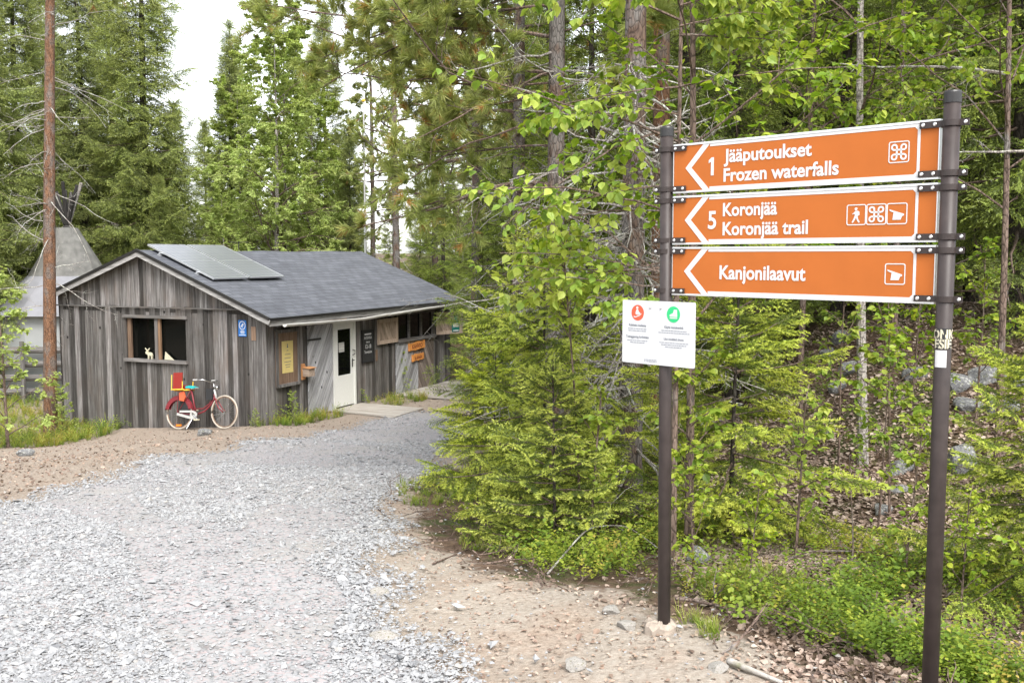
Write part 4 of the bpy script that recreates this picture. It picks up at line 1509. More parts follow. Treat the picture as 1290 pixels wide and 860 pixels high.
V = [((RW + .014) * math.cos(a), yy, RW + (RW + .014) * math.sin(a)) for yy in (-.033, .033) for a in np.linspace(R(-10), R(170), 24)]
b.add(V, [[k, k + 1, 25 + k, 24 + k] for k in range(23)])
b.build("mudguard", M['red_paint'], bike)
b = Buf()
aa = np.linspace(R(-25), R(80), 14)
for s in (-1, 1):
    V = [(rr * math.cos(a), s * .04, RW + rr * math.sin(a)) for rr in (RW - .06, .06) for a in aa]
    b.add(V, [[k, k + 1, 14 + k + 1, 14 + k] for k in range(13)])
b.build("skirt_guard", M['black_plastic'], bike)
b = Buf()
box(b, -.06, .30, -.10, .10, .80, .825)
cs = b.build("child_seat", M['yellow_metal'], bike)
b = Buf()
hexa(b, [(-.05, -.14, .83), (.19, -.15, .83), (.19, -.13, .83), (-.05, -.12, .83), (-.03, -.15, 1.17), (.21, -.16, 1.17), (.21, -.14, 1.17), (-.03, -.13, 1.17)])
hexa(b, [(-.05, .12, .83), (.19, .13, .83), (.19, .15, .83), (-.05, .14, .83), (-.05, .13, .93), (.15, .14, .90), (.15, .16, .90), (-.05, .15, .93)])
box(b, -.052, -.03, -.118, .118, .83, 1.16)
b.build("seat_back", M['red_plastic'], cs)
b = Buf()
for s in (-1, 1):
    tube(b, [(-.07, s * .155, .82), (-.065, s * .158, 1.13)], .009, 8)
    tube(b, [(.21, s * .155, .82), (.215, s * .158, .99)], .009, 8)
    tube(b, [(-.08, s * .155, .825), (.24, s * .155, .825)], .012, 8)
b.build("seat_rail", M['yellow_metal'], cs)
b = Buf()
for s in (-1, 1):
    tube(b, [(0, s * .06, RW), (.02, s * .07, .78)], .006, 6)
    tube(b, [(-.08, s * .07, .79), (.30, s * .06, .79)], .006, 6)
b.build("carrier", M['red_paint'], bike)
b = Buf()
prism(b, [(.08, .76), (.20, .78), (.24, .66), (.20, .58), (.10, .60)], .075, .11)
b.V[0] = b.V[0][:, [0, 2, 1]] * [1, -1, 1]
b.build("footrest_bag", M['rust'], bike)
b = Buf()
box(b, .74, .895, -.06, .06, .60, .83)
b.build("frame_bag", M['black_plastic'], bike)
b = Buf()
tube(b, [(.40, -.03, .27), (.33, -.16, .02)], .008, 6)
b.build("kickstand", M['chrome'], bike)

# ------------------------------------------------------------------ tent hut behind the gable, mast, log fence
KX, KY = -12.35, 27.8
kz = float(H(KX, KY)) - .05
kota = thing("canvas_tent", "pale conical canvas tent with smoke poles behind the hut", "tent", loc=(KX, KY, kz))
b = Buf(); lathe(b, [(1.05, 3.28), (0.28, 4.62), (0.24, 4.62)], 14); b.build("upper_canvas", M['canvas_dark'], kota)
b = Buf(); lathe(b, [(2.1, 2.28), (1.05, 3.30), (1.0, 3.26)], 14); b.build("roof_canvas", M['canvas_light'], kota)
b = Buf(); lathe(b, [(1.85, -.2), (1.85, 2.40)], 14); b.build("tent_wall", M['canvas_white'], kota)
for k in range(11):
    a = k * 2.4
    b = Buf()
    tube(b, [(.42 * math.cos(a), .42 * math.sin(a), 4.2), (-.05 * math.cos(a), -.05 * math.sin(a), 4.75), (-.42 * math.cos(a), -.42 * math.sin(a), 5.45 + rng.uniform(0, .5))], [.07, .06, .045], 6)
    b.build("smoke_pole", M['charred'] if k % 4 else M['dead_twig'], kota)
MX, MY = -0.1467 * 30.5, 30.5
t_ = thing("flag_mast", "thin pale mast rising behind the far end of the roof", "mast", loc=(MX, MY, float(H(MX, MY))))
b = Buf(); tube(b, [(0, 0, -.2), (0, 0, 4.6)], .04, 8); b.build("lower_tube", M['alu'], t_)
b = Buf(); tube(b, [(0, 0, 4.6), (0, 0, 8.1)], [.028, .022], 8); b.build("upper_tube", M['white_metal'], t_)
b = Buf(); lathe(b, [(.02, 0), (.055, .03), (.06, .06), (.03, .10)], 12, origin=(0, 0, 8.1)); b.build("knob", M['yellow_metal'], t_)
FX0, FY0 = -14.2, 25.6
t_ = thing("log_fence", "dark stacked log fence left of the hut", "fence", loc=(FX0, FY0, float(H(FX0, FY0))))
for k in range(4):
    b = Buf()
    tube(b, [(-1.5, 0, .25 + .36 * k), (2.0, .2, .27 + .36 * k), (4.4, .35, .25 + .36 * k)], [.1, .085, .09], 8)
    b.build("log", M['boards_h'], t_)
for x in (-1, 1.6, 4.2):
    b = Buf(); tube(b, [(x, -.12, -.2), (x, -.12, 1.6)], .06, 8); b.build("post", M['boards'], t_)


# ------------------------------------------------------------------ vegetation kit
def needles(axis_pts, n, ln, wd, ang=50, seed=0, tint0=0.0, tint1=0.0, flat=0.6):
    """Needles round a shoot from axis_pts[0] to axis_pts[1]: one sliver each. Returns V, F, T."""
    r = np.random.default_rng(seed)
    a, e = np.array(axis_pts[0], float), np.array(axis_pts[1], float)
    d = norm(e - a)
    u = norm(np.cross(d, [0.1, 0.2, 1.0]))
    w = np.cross(d, u)
    s = (np.arange(n) + r.random(n)) / n
    th = np.where(r.random(n) < flat, np.where(r.random(n) < .5, 0, math.pi) + r.normal(0.25, 0.35, n), r.uniform(0, 2 * math.pi, n))
    rad = u[None] * np.cos(th)[:, None] + w[None] * np.sin(th)[:, None]
    c, sn = math.cos(R(ang)), math.sin(R(ang))
    dirv = d[None] * c + rad * sn
    p = a + (e - a) * s[:, None]
    side = norm(np.cross(dirv, norm(r.normal(size=(n, 3))))) * wd / 2
    L_ = ln * r.uniform(.75, 1.1, n)[:, None]
    V = np.stack([p - side, p + side, p + dirv * L_], 1).reshape(-1, 3)
    F = np.arange(3 * n).reshape(n, 3)
    tt = np.repeat(tint0 + (tint1 - tint0) * s, 3)
    return V, F, tt


def spray_template(lod, seed):
    """A flat spruce branchlet along +X about 1 long, with side shoots; new growth at every tip."""
    r = np.random.default_rng(seed)
    Vs, Fs, Ts, n0 = [], [], [], 0
    shoots = [((0, 0, 0), (.62, 0, .0), 0.15, 0.35), ((.62, 0, 0), (1.0, 0, -.03), .75, 1.0)]
    for k in range(7):
        x = 0.10 + .11 * k
        for s in (-1, 1):
            l_ = (.46 - .38 * abs(x - .32)) * r.uniform(.75, 1.1)
            d = np.array([math.cos(R(52)), s * math.sin(R(52)), r.uniform(-.2, .05)])
            m = np.array([x, 0, 0]) + d * l_ * .5
            shoots.append(((x, 0, 0), tuple(m), .05, .3))
            shoots.append((tuple(m), tuple(np.array([x, 0, 0]) + d * l_ + [0, 0, -.03]), .68, .97))
    for i, (a, e, t0, t1) in enumerate(shoots):
        ln = np.linalg.norm(np.array(e) - np.array(a))
        if lod == 0:
            V, F, T = needles((a, e), max(5, int(ln * 64)), .078, .024, 48, seed * 100 + i, t0, t1)
        elif lod == 1:
            V, F, T = needles((a, e), max(4, int(ln * 34)), .085, .03, 42, seed * 100 + i, t0, t1)
        else:
            a_, e_ = np.array(a, float), np.array(e, float)
            d = norm(e_ - a_)
            sd_ = norm(np.cross(d, [0, 0, 1.0])) * .05
            mid = (a_ + e_) / 2 + [0, 0, -.02 + r.uniform(-.02, .02)]
            V = np.array([a_, mid - sd_, e_ + d * .03, mid + sd_])
            F = np.array([[0, 1, 2, 3]])
            T = np.array([t0, (t0 + t1) / 2, t1, (t0 + t1) / 2])
        Vs.append(V); Fs.append(F + n0); Ts.append(T); n0 += len(V)
    return np.concatenate(Vs), [np.concatenate(Fs)], np.concatenate(Ts)


SPRAY = {k: [spray_template(k, 10 * k + s) for s in range(3)] for k in range(3)}

# pine tuft: long needles fanning from a shoot end
def tuft_template(n, ln, wd, seed, brown=0.0):
    V, F, T = needles(((0, 0, 0), (.9, 0, 0)), n, ln, wd, 40, seed, .25, .8, flat=0)
    return V, [F], T
TUFT = [tuft_template(34, 1.0, .075, 900 + s) for s in range(3)]
TUFT_FAR = [tuft_template(14, 1.1, .17, 930 + s) for s in range(3)]

# leaves: pointed oval folded along the midrib, tip along +X
LEAFV = np.array([(0, 0, 0), (.22, .33, .05), (.55, .36, .06), (1.0, 0, -.10), (.55, -.36, .06), (.22, -.33, .05), (.5, 0, -.02)])
LEAFF = [np.array([[0, 6, 2, 1], [6, 3, 2, 2], [0, 5, 4, 6], [6, 4, 3, 3]])]
LEAFF = [np.array([[0, 6, 2, 1], [0, 5, 4, 6]]), np.array([[6, 3, 2], [6, 4, 3]])]
LEAFT = np.array([0.0, .05, .05, .1, .05, .05, -.05])
LEAF = (LEAFV, LEAFF, LEAFT)
DIAV = np.array([(0, 0, 0), (.5, .36, .04), (1, 0, -.06), (.5, -.36, .04)])
DIA = (DIAV, [np.array([[0, 3, 2, 1]])], np.array([0, .05, .1, .05]))


def curve_pts(p, d, ln, n, r, bend=(0, 0, 0), jit=.12):
    """A wandering line from p along d."""
    P = [np.array(p, float)]
    d = norm(np.array(d, float))
    for k in range(n):
        d = norm(d + np.array(bend) / n + r.normal(0, jit, 3) / math.sqrt(n) * 1.4)
        P.append(P[-1] + d * ln / n)
    return np.array(P)


def along(P, s):
    k = np.clip(s * (len(P) - 1), 0, len(P) - 1.001)
    i = k.astype(int)
    f = (k - i)[:, None]
    return P[i] * (1 - f) + P[i + 1] * f, norm(P[i + 1] - P[i])


def trunk(b, h, r0, r, n=14, lean=.02, flare=1.25, sides=10, top=.0, bend=.03):
    z = np.concatenate([[-.35, 0, .15, .4], np.linspace(.9, h, n)])
    ph = r.uniform(0, 6.28, 2)
    x = lean * z * math.cos(ph[0]) + bend * h * .15 * np.sin(z / h * 4 + ph[1]) * (z / h)
    y = lean * z * math.sin(ph[0]) + bend * h * .15 * np.cos(z / h * 3.3 + ph[1]) * (z / h) - bend * h * .15 * math.cos(ph[1]) * (z / h)
    rad = r0 * (1 - (1 - top) * np.clip(z / h, 0, 1) ** 1.1) + .004
    rad[:2] *= flare
    rad[2] *= 1 + (flare - 1) * .4
    P = np.column_stack([x, y, z])
    tube(b, P, rad, sides, .5)
    return P, rad


def trunk_at(P, z):
    return np.array([np.interp(z, P[:, 2], P[:, 0]), np.interp(z, P[:, 2], P[:, 1]), z])


def spruce_parts(h, r0, rmax, seed, lod, z0=.3, whorl=.3, per=6, spray=.34, step=.16, droop=.25, dead_to=0.0, shape=.85, youngtip=0.0, gap=0.0):
    """Returns trunk, branch and crown buffers of one spruce standing at the origin."""
    r = np.random.default_rng(seed)
    tb, bb, cb = Buf(), Buf(), Buf()
    P, rad = trunk(tb, h, r0, r, sides=10 if lod < 2 else 7, lean=.01)
    pts, dirs, sc, ti = [], [], [], []
    z = z0
    while z < h - .05:
        f = (z - z0) / (h - z0)
        nb = max(3, int(per * r.uniform(.7, 1.2)))
        a0 = r.uniform(0, 6.28)
        for k in range(nb):
            if r.random() < gap: continue
            a = a0 + k * 2 * math.pi / nb + r.normal(0, .25)
            ln = max(.12, rmax * (1 - f) ** shape * r.uniform(.65, 1.12))
            if f < .12: ln *= .75 + 2 * f
            el = R(-12 + 50 * f ** 1.5) + r.normal(0, .12) - droop * (1 - f) * .5
            d = np.array([math.cos(a) * math.cos(el), math.sin(a) * math.cos(el), math.sin(el)])
            zz = z + r.uniform(-.4, .4) * whorl
            if zz > h - .05: continue
            C = curve_pts(trunk_at(P, max(zz, .05)), d, ln, 6, r, bend=(0, 0, .35 if lod else .25), jit=.10)
            tube(bb, C, np.linspace(max(.006, ln * .012), .002, 7), 4 if lod else 5, cap=False)
            if zz < dead_to and r.random() < .8:
                continue
            st = step * r.uniform(.85, 1.15)
            s = np.arange(.10, 1.0, st / ln) if ln > st else np.array([.5])
            Q, D = along(C, s)
            side = np.where(np.arange(len(s)) % 2 == 0, 1.0, -1.0)
            Nn = norm(np.cross(D, [0, 0, 1.0]))
            an = R(50) + r.normal(0, .2, len(s))
            X = D * np.cos(an)[:, None] + Nn * (np.sin(an) * side)[:, None] + np.column_stack([np.zeros((len(s), 2)), -droop * r.uniform(.3, 1.3, len(s))])
            size = spray * np.clip(.55 + .75 * np.minimum((1 - s) * ln / (1.6 * spray), 1), .5, 1.25) * r.uniform(.8, 1.15, len(s))
            pts.append(Q); dirs.append(X); sc.append(size); ti.append(r.normal(0, .08, len(s)) + .10 * s + youngtip)
            pts.append(C[-1:] - D[-1:] * spray * .5); dirs.append(D[-1:]); sc.append(np.array([spray * r.uniform(.9, 1.2)])); ti.append(np.array([.1 + youngtip]))
        z += whorl * r.uniform(.75, 1.2) * (1.0 if f < .7 else .75)
    pts.append(trunk_at(P, h - spray * .7)[None]); dirs.append(np.array([[0.02, 0, 1.0]])); sc.append(np.array([spray])); ti.append(np.array([.15]))
    pts, dirs, sc, ti = np.concatenate(pts), np.concatenate(dirs), np.concatenate(sc), np.concatenate(ti)
    X, Yv, Z = frames(dirs, roll=r.normal(0, .35 if lod < 1 else .8, len(dirs)))
    which = r.integers(0, 3, len(pts))
    for k in range(3):
        q = which == k
        inst(cb, *SPRAY[lod][k], pts[q], X[q], Yv[q], Z[q], sc[q], ti[q])
    return tb, bb, cb


def twig_tree(b, C, rad, r, depth, n, lratio, ang=50, sides=4, jit=.25, tips=None, minr=.0018, up=0.0):
    """Side twigs on a branch line C; collects the twig lines."""
    ln = np.linalg.norm(np.diff(C, axis=0), axis=1).sum()
    for k in range(n):
        s = np.array([r.uniform(.15, .97)])
        Q, D = along(C, s)
        D = D[0]
        ax = norm(np.cross(D, norm(r.normal(size=3))))
        a = R(ang) * r.uniform(.6, 1.3)
        d = D * math.cos(a) + ax * math.sin(a) + np.array([0, 0, up])
        l2 = ln * lratio * (1.15 - s[0] * .7) * r.uniform(.5, 1.2)
        rr = max(minr, rad * (1 - .7 * s[0]) * .5)
        T = curve_pts(Q[0], d, l2, 4 if depth else 3, r, jit=jit)
        tube(b, T, np.linspace(rr, minr * .7, len(T)), sides, cap=False)
        if tips is not None and depth <= 1:
            tips.append(T)
        if depth > 0:
            twig_tree(b, T, rr, r, depth - 1, max(2, n * 2 // 3), lratio * .85, ang, 3, jit, tips, minr, up)


def leaf_on(b, tips, r, per, size, tmpl, hang=.5, tint=(.5, .18), petiole=.4, clump=1):
    """Leaves along twig lines."""
    pts, X = [], []
    for T in tips:
        s = np.clip(r.uniform(.1, 1.05, per), 0, 1)
        Q, D = along(T, s)
        a = r.uniform(0, 6.28, per)
        d = D * .5 + np.column_stack([np.cos(a), np.sin(a), np.zeros(per)]) * .8 + np.array([0, 0, -hang])
        d = norm(d + r.normal(0, .25, d.shape))
        pts.append(Q + d * (size * petiole)); X.append(d)
    if not pts: return
    pts, X = np.concatenate(pts), np.concatenate(X)
    n = len(pts)
    upv = norm(np.column_stack([r.normal(0, .45, (n, 2)), np.ones(n)]))
    Xf, Yf, Zf = frames(X, up=upv)
    inst(b, *tmpl, pts, Xf, Yf, Zf, size * r.uniform(.5, 1.25, n), r.normal(tint[0], tint[1] * 1.25, n))


def birch_parts(h, r0, spread, seed, nb, leaf, per, tmpl, z0=.25, lean=.02, depth=1, twn=6, droop=-.35, tint=(.5, .2)):
    r = np.random.default_rng(seed)
    tb, bb, cb = Buf(), Buf(), Buf()
    P, rad = trunk(tb, h, r0, r, lean=lean, flare=1.15, sides=9, bend=.06)
    tips = []
    for k in range(nb):
        f = z0 + (1 - z0) * (k + r.random()) / nb
        a = k * 2.4 + r.normal(0, .3)
        el = R(35 + 25 * f)
        ln = spread * (1.15 - f) ** .55 * r.uniform(.7, 1.2)
        d = (math.cos(a) * math.cos(el), math.sin(a) * math.cos(el), math.sin(el))
        C = curve_pts(trunk_at(P, f * h), d, ln, 6, r, bend=(0, 0, droop * 1.6), jit=.16)
        rr = max(.004, r0 * (1 - f) * .5)
        tube(bb, C, np.linspace(rr, .003, 7), 5, cap=False)
        twig_tree(bb, C, rr, r, depth, twn, .52, 48, 3, .3, tips, up=droop * .5)
        tips.append(C[3:])
    leaf_on(cb, tips, r, per, leaf, tmpl, tint=tint)
    return tb, bb, cb


def pine_parts(h, r0, seed, z0, nb, spread, tuft=.10, tmpl=None, depth=1, twn=7, dead=0, dead_z=(1, 3), deadlen=1.2, top_bare=0.0, tufts=3, el0=20, sides=12, lean=.012):
    """Pine: bare lower trunk with dead whippy twigs, tufted limbs above."""
    r = np.random.default_rng(seed)
    tmpl = tmpl or TUFT
    tb, bb, cb, db = Buf(), Buf(), Buf(), Buf()
    P, rad = trunk(tb, h, r0, r, lean=lean, flare=1.3, sides=sides, top=.25)
    pts, dirs = [], []
    for k in range(nb):
        f = z0 + (1 - z0) * (k + r.random()) / nb
        a = k * 2.4 + r.normal(0, .4)
        el = R(el0 - 15 + 40 * (f - z0) / (1 - z0)) + r.normal(0, .15)
        ln = spread * (1.2 - (f - z0) / (1 - z0)) ** .6 * r.uniform(.6, 1.15)
        C = curve_pts(trunk_at(P, f * h), (math.cos(a) * math.cos(el), math.sin(a) * math.cos(el), math.sin(el)), ln, 7, r, bend=(0, 0, .1), jit=.2)
        rr = ln * .014 + .004
        tube(bb, C, np.linspace(rr, .004, 8), 6, cap=False)
        tips = []
        twig_tree(bb, C, rr, r, depth, twn, .38, 50, 4, .3, tips, minr=.003, up=.15)
        for T in tips + [C[-3:]]:
            s = np.concatenate([np.linspace(.55, 1, tufts)])
            Q, D = along(T, np.clip(s - .02, 0, .999))
            pts.append(Q); dirs.append(D + r.normal(0, .25, D.shape))
    if pts:
        pts, dirs = np.concatenate(pts), np.concatenate(dirs)
        X, Yv, Z = frames(dirs, roll=r.uniform(0, 6.28, len(dirs)))
        which = r.integers(0, 3, len(pts))
        ti = np.where(r.random(len(pts)) < .04, .5, r.normal(0, .1, len(pts)))
        for k in range(3):
            q = which == k
            inst(cb, *tmpl[k], pts[q], X[q], Yv[q], Z[q], tuft * r.uniform(.75, 1.2, q.sum()), ti[q])
    for k in range(dead):
        z = r.uniform(*dead_z)
        a = r.uniform(0, 6.28)
        el = r.normal(-.1, .25)
        C = curve_pts(trunk_at(P, z), (math.cos(a) * math.cos(el), math.sin(a) * math.cos(el), math.sin(el)), deadlen * r.uniform(.4, 1.2), 6, r, bend=(0, 0, -.3), jit=.28)
        tube(db, C, np.linspace(.011, .003, 7), 5, cap=False)
        twig_tree(db, C, .008, r, 1, 5, .4, 55, 3, .4, None, minr=.0022)
    return tb, bb, cb, db


def plant(name, bufs, mats, names, label, cat, x, y, rz=0.0, s=1.0, group=None, dz=-.05, smoothtrunk=True, tilt=(0, 0)):
    t_ = thing(name, label, cat, group=group)
    t_.location = (x, y, float(H(x, y)) + dz)
    t_.rotation_euler = (tilt[0], tilt[1], rz)
    t_.scale = (s, s, s)
    for bf, mt, nm in zip(bufs, mats, names):
        if bf is None or (isinstance(bf, Buf) and bf.n == 0):
            continue
        me = bf.mesh(nm, nm == 'trunk') if isinstance(bf, Buf) else bf
        link(nm, me, mt, t_)
    return t_


def again(src, label, x, y, rz, s=1.0, group=None, dz=-.05, tilt=(0, 0)):
    c = src.copy()
    COL.objects.link(c)
    c.location = (x, y, float(H(x, y)) + dz)
    c.rotation_euler = (tilt[0], tilt[1], rz)
    c.scale = (s, s, s)
    c["label"] = label
    if group: c["group"] = group
    for ch in src.children:
        d = ch.copy()
        COL.objects.link(d)
        d.parent = c
    return c


def at(px, y):
    return (px - 645) / FOC * y


TBC = ["trunk", "branches", "crown"]
SPM = lambda n: [M['bark_spruce'], M['bark_twig'], M[n]]

# ------------------------------------------------------------------ big trees behind and around the hut
G_FAR = "tall spruces standing behind the hut"
fs = [spruce_parts(15.0, .17, 2.0, 21, 1, z0=1.2, whorl=.32, per=8, spray=.55, step=.125, droop=.6, shape=.7),
      spruce_parts(13.0, .15, 1.7, 22, 1, z0=.7, whorl=.31, per=8, spray=.53, step=.125, droop=.65, shape=.75),
      spruce_parts(10.0, .11, 1.45, 23, 1, z0=.3, whorl=.27, per=8, spray=.48, step=.12, droop=.5, shape=.8)]
FSR = []
first = [(188, 31, 1.12, "tallest dark spruce standing right behind the gable peak"),
         (294, 37, .95, "slim pointed spruce left of the birch behind the roof"),
         (262, 40, .92, "short spruce in the sky gap behind the solar panels")]
for bf, (px, y, s, lb) in zip(fs, first):
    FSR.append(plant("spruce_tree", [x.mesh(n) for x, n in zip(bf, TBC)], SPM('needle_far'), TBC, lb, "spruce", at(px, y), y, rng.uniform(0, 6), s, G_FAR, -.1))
for i, px, y, s, lb in [(0, 112, 32, 1.05, "broad spruce behind the smoke poles of the tent"),
                        (0, 28, 30, 1.0, "spruce left of the pine trunk above the tent roof"),
                        (1, 70, 38, 1.15, "spruce far behind the tip of the tent"),
                        (1, 150, 36, 1.2, "spruce between the tent poles and the gable peak"),
                        (0, -30, 27, 1.1, "spruce at the left picture edge"),
                        (2, 226, 35, .92, "low spruce beside the sky gap above the solar panels"),
                        (2, 412, 38, 1.3, "thin spruce left of the pale mast"),
                        (2, 443, 33, .78, "small spruce just left of the foot of the mast"),
                        (2, 205, 30, .62, "stubby spruce right above the gable end of the roof"),
                        (2, 118, 35, .85, "short spruce behind the right side of the tent"),
                        (2, -5, 33, .8, "bushy spruce behind the left side of the tent")]:
    again(FSR[i], lb, at(px, y), y, rng.uniform(0, 6), s, G_FAR, -.1)
b_far = birch_parts(11.2, .10, 2.9, 31, 48, .062, 62, DIA, z0=.10, depth=1, twn=8, droop=-.55, tint=(.75, .2))
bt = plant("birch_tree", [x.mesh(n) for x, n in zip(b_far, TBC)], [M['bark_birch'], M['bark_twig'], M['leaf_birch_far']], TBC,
           "tall light green birch rising behind the middle of the roof", "birch", at(345, 31), 31, .5, 1.0, "birches behind the hut")
again(bt, "birch behind the roof, right of the tallest one", at(390, 35), 35, 2.2, .92, "birches behind the hut")
again(bt, "birch left of the tallest one, over the solar panels' upper end", at(312, 36), 36, 4.0, .86, "birches behind the hut")
again(bt, "low birch whose leaves brush the solar panels", at(288, 29.5), 29.5, 5.2, .5, "birches behind the hut")
again(bt, "birch crowding the tall birch on its right side", at(366, 33), 33, 3.3, 1.0, "birches behind the hut")
again(bt, "birch between the tall one and the mast", at(425, 40), 40, 1.2, .75, "birches behind the hut")

# pines
PN = ["trunk", "branches", "crown", "dead_branches"]
PM = lambda bk: [M[bk], M['bark_twig'], M['needle_pine'], M['dead_twig']]
lp = pine_parts(17, .135, 41, .55, 22, 2.2, tuft=.13, tmpl=TUFT_FAR, depth=1, twn=7, dead=46, dead_z=(2.6, 9.5), deadlen=1.6, lean=.004)
plant("pine_tree", [x.mesh(n, n == 'trunk') for x, n in zip(lp, PN)], PM('bark_orange'), PN, "bare reddish pine trunk in front of the hut's left corner", "pine", at(57, 20.6), 20.6, .0, 1, None, tilt=(0, .03))
pf = pine_parts(14, .13, 42, .38, 30, 2.4, tuft=.125, tmpl=TUFT_FAR, depth=1, twn=7, dead=26, dead_z=(1.5, 6), deadlen=1.6, lean=.006)
pfo = plant("pine_tree", [x.mesh(n, n == 'trunk') for x, n in zip(pf, PN)], PM('bark_pine'), PN, "pine with a straight bare trunk behind the far end of the roof", "pine", at(500, 31), 31, 0, 1, "pines in the forest right of the hut")
for px, y, s, rz, lb in [(548, 32, .9, 1.0, "pine rising behind the far eave of the hut"), (600, 15, .80, 2.1, "pine among the spruces right of the hut, halfway to the left signpost"), (470, 38, .9, 3.0, "distant pine just right of the mast"), (655, 12.5, .75, 4.3, "pine hung with grey twigs left of the two close trunks")]:
    again(pfo, lb, at(px, y), y, rz, s, "pines in the forest right of the hut")


# close pines: their long limbs reach left over the road
def limbs(seed, spec, tuft, tw=7, tmpl=TUFT, n_t=4):
    """Pine limbs at given places: (start, azimuth, elevation, length, bare)."""
    r = np.random.default_rng(seed)
    bb, cb = Buf(), Buf()
    pts, dirs = [], []
    for (p, az, el, ln, bend) in spec:
        az, el = R(az), R(el)
        C = curve_pts(p, (math.cos(az) * math.cos(el), math.sin(az) * math.cos(el), math.sin(el)), ln, 9, r, bend=(0, 0, bend), jit=.2)
        rr = .004 + ln * .005
        tube(bb, C, np.linspace(rr, .004, 10), 6, cap=False)
        tips = []
        twig_tree(bb, C, rr, r, 1, tw, .36, 50, 4, .32, tips, minr=.0022, up=.12)
        for T in tips + [C[-3:]]:
            if r.random() < .12: continue
            Q, D = along(T, np.linspace(.5, .98, n_t))
            pts.append(Q); dirs.append(D + r.normal(0, .25, D.shape))
    pts, dirs = np.concatenate(pts), np.concatenate(dirs)
    X, Yv, Z = frames(dirs, roll=r.uniform(0, 6.28, len(dirs)))
    w = r.integers(0, 3, len(pts))
    ti = np.where(r.random(len(pts)) < .05, .5, r.normal(0, .12, len(pts)))
    for k in range(3):
        q = w == k
        inst(cb, *tmpl[k], pts[q], X[q], Yv[q], Z[q], tuft * r.uniform(.75, 1.2, q.sum()), ti[q])
    return bb, cb


def joined(a, c):
    o = Buf()
    for s in (a, c):
        for V, T in zip(s.V, s.T): o.V.append(V); o.T.append(T)
        for F in s.F: o.F.append(F + o.n)
        o.n += s.n
    return o


r_ = np.random.default_rng(77)
p2 = pine_parts(12.5, .090, 43, .42, 10, 2.0, tuft=.11, tmpl=TUFT, depth=1, twn=6, dead=26, dead_z=(1.0, 4.2), deadlen=1.3, lean=.004)
spec = [((0, 0, 2.95), 178, -2, 1.9, -.25)]
for k in range(17):
    spec.append(((0, 0, r_.uniform(3.1, 5.4)), r_.uniform(150, 235), r_.uniform(-12, 14), r_.uniform(1.4, 2.6), r_.uniform(-.35, .1)))
for k in range(7):
    spec.append(((0, 0, r_.uniform(3.7, 5.0)), r_.uniform(166, 196), r_.uniform(-6, 8), r_.uniform(2.2, 3.1), r_.uniform(-.3, 0)))
for k in range(5):
    spec.append(((0, 0, r_.uniform(3.6, 5.0)), r_.uniform(-50, 60), r_.uniform(-8, 16), r_.uniform(.9, 1.6), -.1))
lb_, lc_ = limbs(5, spec, .10)
_g = float(H(at(699, 9.4), 9.4)) - .05
_C = np.array([((px - 699) / FOC * 9.4, dy, EYE - (py - 322) / FOC * 9.4 - _g) for px, py, dy in ((698, 240, 0), (680, 231, -.05), (640, 233, -.1), (600, 245, -.15), (560, 262, -.2), (520, 273, -.25), (465, 286, -.3))])
_t = np.linspace(0, 6, 25)
_C = np.stack([np.interp(_t, np.arange(7), _C[:, k]) for k in range(3)], 1)
for _ in range(3): _C[1:-1] = (_C[:-2] + 2 * _C[1:-1] + _C[2:]) / 4
tube(lb_, _C, np.linspace(.024, .006, 25), 7)
twig_tree(lb_, _C, .010, np.random.default_rng(12), 1, 9, .28, 55, 4, .35, None, minr=.0025, up=-.25)
plant("pine_tree", [p2[0].mesh("trunk", True), joined(p2[1], lb_).mesh("branches"), joined(p2[2], lc_).mesh("crown"), p2[3].mesh("dead_branches")], PM('bark_pine'), PN,
      "pine left of the thick trunk, its long limbs reaching left over the road", "pine", at(699, 9.4), 9.4, 0, 1)
p1 = pine_parts(13, .098, 44, .5, 14, 1.8, tuft=.10, tmpl=TUFT, depth=1, twn=6, dead=110, dead_z=(.4, 3.6), deadlen=1.15, lean=.003)
r_ = np.random.default_rng(31)
for k in range(22):
    _C = curve_pts((0, 0, r_.uniform(.9, 2.6)), (math.cos(R(r_.uniform(175, 255))), math.sin(R(r_.uniform(175, 255))), r_.uniform(-.25, .15)), r_.uniform(.8, 1.6), 7, r_, bend=(0, 0, -.45), jit=.22)
    tube(p1[3], _C, np.linspace(.010, .003, 8), 5, cap=False)
    twig_tree(p1[3], _C, .007, r_, 1, 6, .36, 52, 3, .38, None, minr=.0022)
plant("pine_tree", [x.mesh(n, n == 'trunk') for x, n in zip(p1, PN)], PM('bark_pine'), PN, "thick scaly pine trunk with grey lichened twigs just behind the left signpost", "pine", at(795, 7.9), 7.9, 0, 1)
p3 = pine_parts(13, .10, 45, .45, 14, 1.8, tuft=.10, tmpl=TUFT, depth=1, twn=6, dead=14, dead_z=(1.5, 4.5), deadlen=.9, lean=.003)
plant("pine_tree", [x.mesh(n, n == 'trunk') for x, n in zip(p3, PN)], PM('bark_orange'), PN, "orange barked pine rising behind the top of the left signpost", "pine", at(832, 10.2), 10.2, 1.0, 1)

